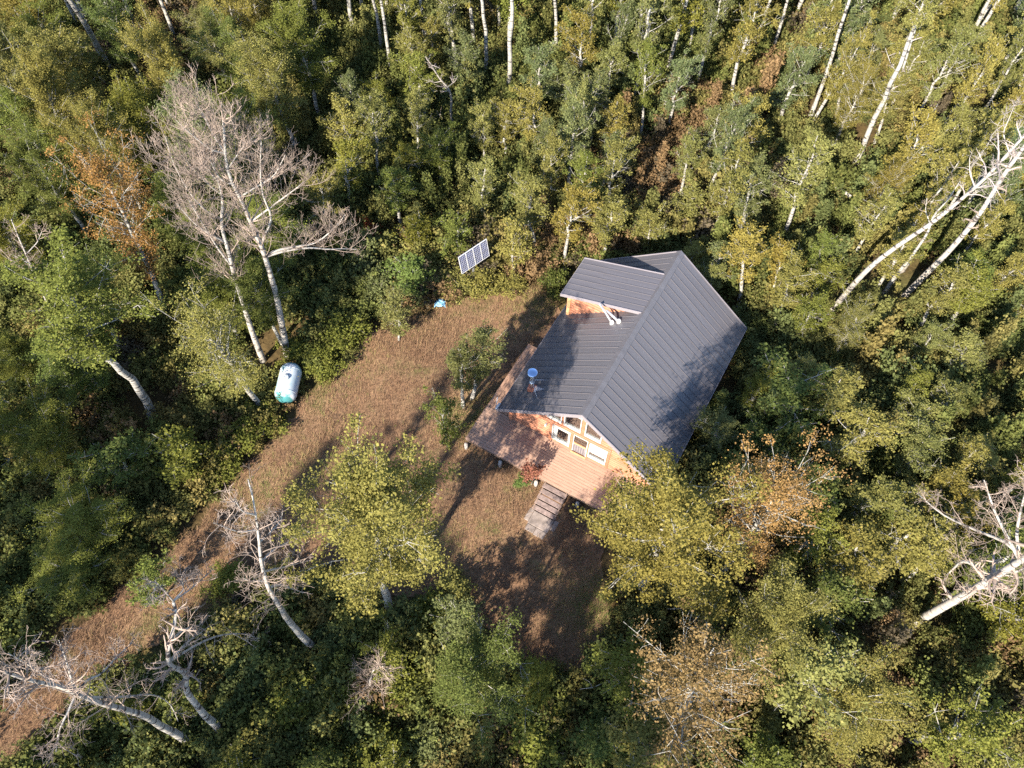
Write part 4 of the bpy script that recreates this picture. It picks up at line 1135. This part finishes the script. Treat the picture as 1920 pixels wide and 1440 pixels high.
LAWN_PX = [(60, 1255), (250, 1090), (360, 1000), (440, 900), (520, 805), (580, 742), (650, 672), (720, 630), (870, 570), (1000, 560), (1000, 640), (870, 822), (1130, 965), (1110, 1090), (1060, 1180),
           (900, 1100), (800, 1000), (560, 1000), (420, 1120), (250, 1200), (100, 1330)]
DIRT_OK = lambda x, y: not in_clear(x, y)
def crown_samples(b, t, rad, cbf):
    out = []
    for s, k in ((cbf, .6), (.5 * (1 + cbf), 1.0), (.8, .8), (1.0, .1)):
        c_ = b.lerp(t, s)
        for a_ in range(0, 360, 45):
            out.append(proj((c_.x + rad * k * math.cos(R(a_)), c_.y + rad * k * math.sin(R(a_)), c_.z)))
    return out
spots = [(r_['base'].x, r_['base'].y, r_['rad']) for r_ in TREES]
def zone(px, py):
    if py < 150 and px > 560: return [('mid', 7.0, 10.0, 1.15, 1.6, 1.9), 'GCP' if px < 1250 else 'PPC']
    if px <= 620 and py < 500: return [('tall', 7.0, 10.5, 1.4, 2.0, 2.75), 'GGYDC']
    if py < 470 and px < 1300: return [('mid', 4.2, 7.0, .85, 1.2, 1.85), 'GPPCP']
    if py < 470: return [('mid', 5.0, 8.0, .95, 1.35, 1.65), 'PPPYC']
    if px < 600 and py < 1300: return [('tall', 5.0, 8.0, 1.3, 1.8, 2.8), 'GGYGD']
    if px > 1280 and py < 980: return [('mid', 3.0, 5.6, .75, 1.15, 1.9), 'PPYGC']
    if px > 1150: return [('mid', 3.5, 6.5, 1.15, 1.7, 2.4), 'GPYGD']
    return [('young', 2.2, 3.8, .9, 1.4, 2.2), 'GGCPD']
made = 0; tries = 0
while tries < 9000 and made < 222:
    tries += 1
    x, y = rng.uniform(-44, 44), rng.uniform(-1.5, 66)
    if y > 52 and rng.random() < .5: continue
    px, py = proj((x, y, 0))
    if px < -140 or px > 2060: continue
    if py > 1560: continue
    (cls, h0, h1, r0_, r1_, sp), tints = zone(px, py)
    h = rng.uniform(h0, h1); rad = rng.uniform(r0_, r1_)
    b = Vector((x, y, 0)); t = b + Vector((rng.gauss(0, .05) * h, rng.gauss(0, .05) * h, h))
    tx, ty = proj(t)
    if ty > 1470 or tx < -90 or tx > 2010 or (ty < -60 and py < -40): continue
    if any((x - a) ** 2 + (y - c) ** 2 < (sp * .5 + .38 * rr) ** 2 for a, c, rr in spots): continue
    u_, w_ = to_house(x, y)
    if -6.0 < u_ < 5.2 and -4.8 < w_ < 10.3: continue
    if in_clear(x, y) or in_clear(x + .9, y) or in_clear(x - .9, y) or in_clear(x, y + .8) or in_clear(x, y - .8): continue
    smp = crown_samples(b, t, rad, .3)
    bad = False
    for poly, yw in PROTECT:
        if y < yw and any(in_poly(p[0], p[1], poly) for p in smp): bad = True; break
    if bad: continue
    if sum(in_poly(p[0], p[1], LAWN_PX) for p in smp) > 5: continue
    # patchy stand: leave glades of undergrowth
    g = math.sin(x * .23 + 1.1) * math.cos(y * .19 - .6) + .6 * math.sin(x * .51 - y * .37)
    if g < -.75 and rng.random() < .75: continue
    plant(b, t, cls, rad, TINT[rng.choice(tints)])
    spots.append((x, y, rad)); made += 1

# a few trees beyond the lower left edge, known by the shadows they throw on the track
for (x, y, h) in ((-19.0, -2.4, 16), (-15.6, -3.6, 16), (-24.6, -.6, 16), (-24.6, 3.0, 14), (-12.8, -4.5, 13), (-28.0, 8.0, 13), (-26.2, 5.0, 14), (-4.0, -2.4, 12.5), (-1.2, -3.0, 13.0), (1.6, -2.4, 12.0)):
    plant((x, y, 0), (x + rng.gauss(0, .3), y, h), 'tall', 1.9, TINT['G'])

# labels that single out each scattered tree by kind, colour, landmark and order
LAND = [('the solar panel', 888, 480), ('the dormer', 1090, 500), ('the propane tank', 541, 727), ('the bare dead pair', 440, 380), ('the cabin roof corner', 1400, 620),
        ('the long leaning trunks', 1740, 430), ('the leaning white dead trunk', 1800, 1110), ('the crooked dead tree', 345, 1240), ('the grey forked snag', 840, 180),
        ('the upper left corner', 0, 0), ('the upper right corner', 1920, 0), ('the lower right corner', 1920, 1440), ('the lower left corner', 0, 1440),
        ('the thick upper right trunks', 1590, 160), ('the deck aspen', 1270, 950), ('the dead sapling', 700, 1270), ('the orange-brown aspen', 1320, 1220),
        ('the long white left trunk', 230, 730), ('the gable peak', 1277, 440), ('the right edge middle', 1910, 760), ('the left edge middle', 5, 560), ('the top edge middle', 960, 5),
        ('the dark slanting trunks', 190, 80), ('the yellow-green cone', 500, 170), ('the bright top cone', 1095, 100), ('the shaded aspen by the eave', 1480, 720)]
CN = {'G': 'green', 'C': 'grey-green', 'Y': 'yellow-green', 'O': 'orange', 'D': 'dark green', 'P': 'pale green'}
KN = {'tall': 'broad', 'mid': 'slim', 'young': 'short', 'high': 'tall', 'thin': 'sparse'}
inv = {v: k for k, v in TINT.items()}
bucket = {}
for r_ in TREES:
    if r_['label']: continue
    c_ = proj(r_['base'].lerp(r_['top'], .7))
    best = min(LAND, key=lambda l: (l[1] - c_[0]) ** 2 + (l[2] - c_[1]) ** 2)
    dx, dy = c_[0] - best[1], c_[1] - best[2]
    side = ('right of' if dx > 0 else 'left of') if abs(dx) > abs(dy) else ('below' if dy > 0 else 'above')
    bucket.setdefault((KN[r_['cls']], CN[inv[r_['tint']]], side, best[0]), []).append((c_, r_))
ORD = ['', 'second', 'third', 'fourth', 'fifth', 'sixth', 'seventh', 'eighth', 'ninth', 'tenth', 'eleventh', 'twelfth']
for (kn, cn, side, land), lst in bucket.items():
    horiz = side in ('above', 'below')
    lst.sort(key=lambda q: q[0][0] if horiz else q[0][1])
    for i, (c_, r_) in enumerate(lst):
        if len(lst) == 1: lab = f'{kn} {cn} aspen {side} {land}'
        elif i == 0: lab = f'{"leftmost" if horiz else "uppermost"} {kn} {cn} aspen {side} {land}'
        elif i == len(lst) - 1: lab = f'{"rightmost" if horiz else "lowest"} {kn} {cn} aspen {side} {land}'
        else: lab = f'{ORD[i]} {kn} {cn} aspen from {"the left" if horiz else "the top"}, {side} {land}'
        tag(r_['o'], lab, 'tree', 'aspens of the surrounding forest')

# ------------------------------------------------------------------ undergrowth: a mass nobody could count
def scatter_object(name, label, pts, rots, scales, idx, tints, meshes, kind='stuff', cat=None):
    coll = bpy.data.collections.new(name + '_sources')
    for i, me in enumerate(meshes):
        o = bpy.data.objects.new('source_%02d' % i, me); coll.objects.link(o)
    me = bpy.data.meshes.new(name)
    me.vertices.add(len(pts)); me.vertices.foreach_set('co', np.asarray(pts, np.float32).ravel())
    for nm, ty, dat, key in (('rot', 'FLOAT_VECTOR', rots, 'vector'), ('scl', 'FLOAT_VECTOR', scales, 'vector'), ('tint', 'FLOAT_VECTOR', tints, 'vector')):
        at = me.attributes.new(nm, ty, 'POINT'); at.data.foreach_set(key, np.asarray(dat, np.float32).ravel())
    at = me.attributes.new('pick', 'INT', 'POINT'); at.data.foreach_set('value', np.asarray(idx, np.int32))
    o = link(name, me)
    tag(o, label, cat, None, kind)
    ng = bpy.data.node_groups.new(name, 'GeometryNodeTree')
    ng.interface.new_socket('Geometry', in_out='INPUT', socket_type='NodeSocketGeometry')
    ng.interface.new_socket('Geometry', in_out='OUTPUT', socket_type='NodeSocketGeometry')
    N, Lk = ng.nodes, ng.links
    gi, go = N.new('NodeGroupInput'), N.new('NodeGroupOutput')
    ci = N.new('GeometryNodeCollectionInfo'); ci.inputs['Collection'].default_value = coll
    ci.inputs['Separate Children'].default_value = True; ci.inputs['Reset Children'].default_value = True
    ip = N.new('GeometryNodeInstanceOnPoints'); ip.inputs['Pick Instance'].default_value = True
    def na(nm, ty):
        a = N.new('GeometryNodeInputNamedAttribute'); a.data_type = ty; a.inputs[0].default_value = nm
        return a.outputs[0]
    Lk.new(gi.outputs[0], ip.inputs['Points']); Lk.new(ci.outputs[0], ip.inputs['Instance'])
    Lk.new(na('pick', 'INT'), ip.inputs['Instance Index'])
    e2r = N.new('FunctionNodeEulerToRotation'); Lk.new(na('rot', 'FLOAT_VECTOR'), e2r.inputs[0]); Lk.new(e2r.outputs[0], ip.inputs['Rotation'])
    Lk.new(na('scl', 'FLOAT_VECTOR'), ip.inputs['Scale'])
    Lk.new(ip.outputs[0], go.inputs[0])
    md = o.modifiers.new('scatter', 'NODES'); md.node_group = ng
    return o
und = []
for s_ in range(6):
    ts, (v, f, rv) = shrub_variant(700 + s_, .75, .85, 95, 12, .088, 8)
    und.append(mesh_np('under', v, f, M['leaf_inst'], False, rv))
for s_ in range(3):
    rg = np.random.default_rng(760 + s_)      # slim saplings standing in the undergrowth
    zz_ = rg.uniform(0, 1, 70) ** .8
    cc = np.column_stack([rg.normal(0, .17, 70) * (1.15 - zz_), rg.normal(0, .17, 70) * (1.15 - zz_), .5 + 1.7 * zz_])
    ce = np.repeat(cc, 14, 0) + rg.normal(0, .085, (980, 3))
    v, f = leaf_quads(ce, .082, rg)
    und.append(mesh_np('under', v, f, M['leaf_inst'], False, np.repeat(rg.uniform(0, 1, 70), 14) * .45 + rg.uniform(0, 1, 980) * .55))
rg = np.random.default_rng(99)
P_, Ro, Sc, Ix, Ti = [], [], [], [], []
cols = [np.array(c) for c in ((.118, .132, .040), (.140, .142, .048), (.104, .124, .046), (.180, .160, .055), (.19, .125, .065), (.19, .155, .055), (.120, .098, .065))]
# keep the visible feet of the pale trunks free of leaves
FEET = [((1716, 1167), (1800, 1120)), ((1562, 579), (1640, 490)), ((1697, 553), (1780, 470)), ((1655, 553), (1702, 490)), ((1283, 1372), (1316, 1290)), ((1345, 1085), (1366, 1030)),
        ((538, 667), (529, 611)), ((493, 675), (475, 629)), ((587, 1213), (563, 1190)), ((287, 783), (240, 735)), ((311, 583), (290, 540)), ((1606, 302), (1640, 230)), ((1522, 212), (1550, 140))]
def seg_dist(x, y, a, b):
    dx, dy = b[0] - a[0], b[1] - a[1]
    t = max(0, min(1, ((x - a[0]) * dx + (y - a[1]) * dy) / (dx * dx + dy * dy)))
    return math.hypot(x - a[0] - t * dx, y - a[1] - t * dy)
step = .88
xs = np.arange(-40, 40, step); ys = np.arange(-4, 60, step)
for x0 in xs:
    for y0 in ys:
        x = x0 + rg.uniform(-.42, .42); y = y0 + rg.uniform(-.42, .42)
        px, py = proj((x, y, .6))
        if px < -120 or px > 2040 or py < -90 or py > 1560: continue
        u_, w_ = to_house(x, y)
        if -5.5 < u_ < 4.1 and -.3 < w_ < 9.4: continue
        if -5.6 < u_ < 3.9 and -4.5 < w_ < 0: continue
        if in_clear(x, y): continue
        if any(seg_dist(px, py, a_, b_) < 24 for a_, b_ in FEET): continue
        g = math.sin(x * .31 + 2.0) * math.cos(y * .27) + .7 * math.sin(x * .13 - y * .21 + 1) + rg.normal(0, .45)
        right = px > 1230
        if g > 1.0: ci_ = 4 if rg.uniform() < .6 else 6
        elif g > .55: ci_ = 5 if rg.uniform() < .4 else 3
        elif g > .15: ci_ = 3 if right and rg.uniform() < .5 else 1
        else: ci_ = int(rg.choice([0, 0, 1, 2]))
        near = in_clear(x + .8, y) or in_clear(x - .8, y) or in_clear(x, y + .8) or in_clear(x, y - .8)
        k = rg.uniform(.75, 1.4) * (.6 if near else 1.0)
        P_.append((x, y, -.06)); Ro.append((rg.normal(0, .1), rg.normal(0, .1), rg.uniform(0, 6.28)))
        hz = k * rg.uniform(.7, 1.5)
        sap = (right or py < 420) and not near and rg.uniform() < .20 and not any(in_poly(*proj((x, y, zz_)), pl) for pl, _y in PROTECT for zz_ in (.3, 1.6))
        if sap: k = rg.uniform(.9, 1.5); hz = k * rg.uniform(.8, 1.35)
        Sc.append((k, k, hz)); Ix.append(rg.integers(6, 9) if sap else rg.integers(0, 6)); Ti.append(cols[ci_] * rg.uniform(.75, 1.2))
scatter_object('undergrowth', 'mixed green and rust undergrowth covering the forest floor', P_, Ro, Sc, Ix, Ti, und)

# ------------------------------------------------------------------ dry grass tufts over the clearing
gv, gf, gr = [], [], []
minx = min(p[0] for p in CLEAR); maxx = max(p[0] for p in CLEAR); miny = min(p[1] for p in CLEAR); maxy = max(p[1] for p in CLEAR)
cnt = 0
for i in range(100000):
    x, y = rg.uniform(minx, maxx), rg.uniform(miny, maxy)
    if not in_clear(x, y): continue
    u_, w_ = to_house(x, y)
    if -5.0 < u_ < 3.3 and -2.0 < w_ < 9: continue
    if -.85 < u_ < .75 and -4.3 < w_ < -2: continue
    px, py = proj((x, y, 0))
    if px < -40 or px > 1960 or py > 1480: continue
    g = math.sin(x * .8 + y * .5) + math.sin(y * 1.1 - x * .4) + rg.normal(0, .7)
    tall = .10 if g < .9 else .20
    tone = np.clip(.40 + .25 * (math.sin(x * .55 + y * .31) * math.sin(y * .62 - x * .2) * 1.3 + .45 * g) + rg.normal(0, .16), 0, 1)
    for b_ in range(4):
        a = rg.uniform(0, 6.28); h = tall * rg.uniform(.6, 1.5); ln = h * rg.uniform(.4, 1.6); w = rg.uniform(.005, .011)
        c, s = math.cos(a), math.sin(a)
        ox, oy = x + rg.normal(0, .04), y + rg.normal(0, .04)
        gv += [(ox - s * w, oy + c * w, 0), (ox + s * w, oy - c * w, 0), (ox + c * ln, oy + s * ln, h)]
        k = len(gv) - 3
        gf.append((k, k + 1, k + 2)); gr.append(np.clip(tone + rg.normal(0, .12), 0, 1))
tag(link('dry_grass', mesh_np('dry_grass', gv, gf, M['blade'], False, gr)), 'dry tan and brown grass over the clearing', None, None, 'stuff')
print('trees', len(TREES), 'filler', made, 'tries', tries, 'undergrowth', len(P_), 'blades', len(gf))
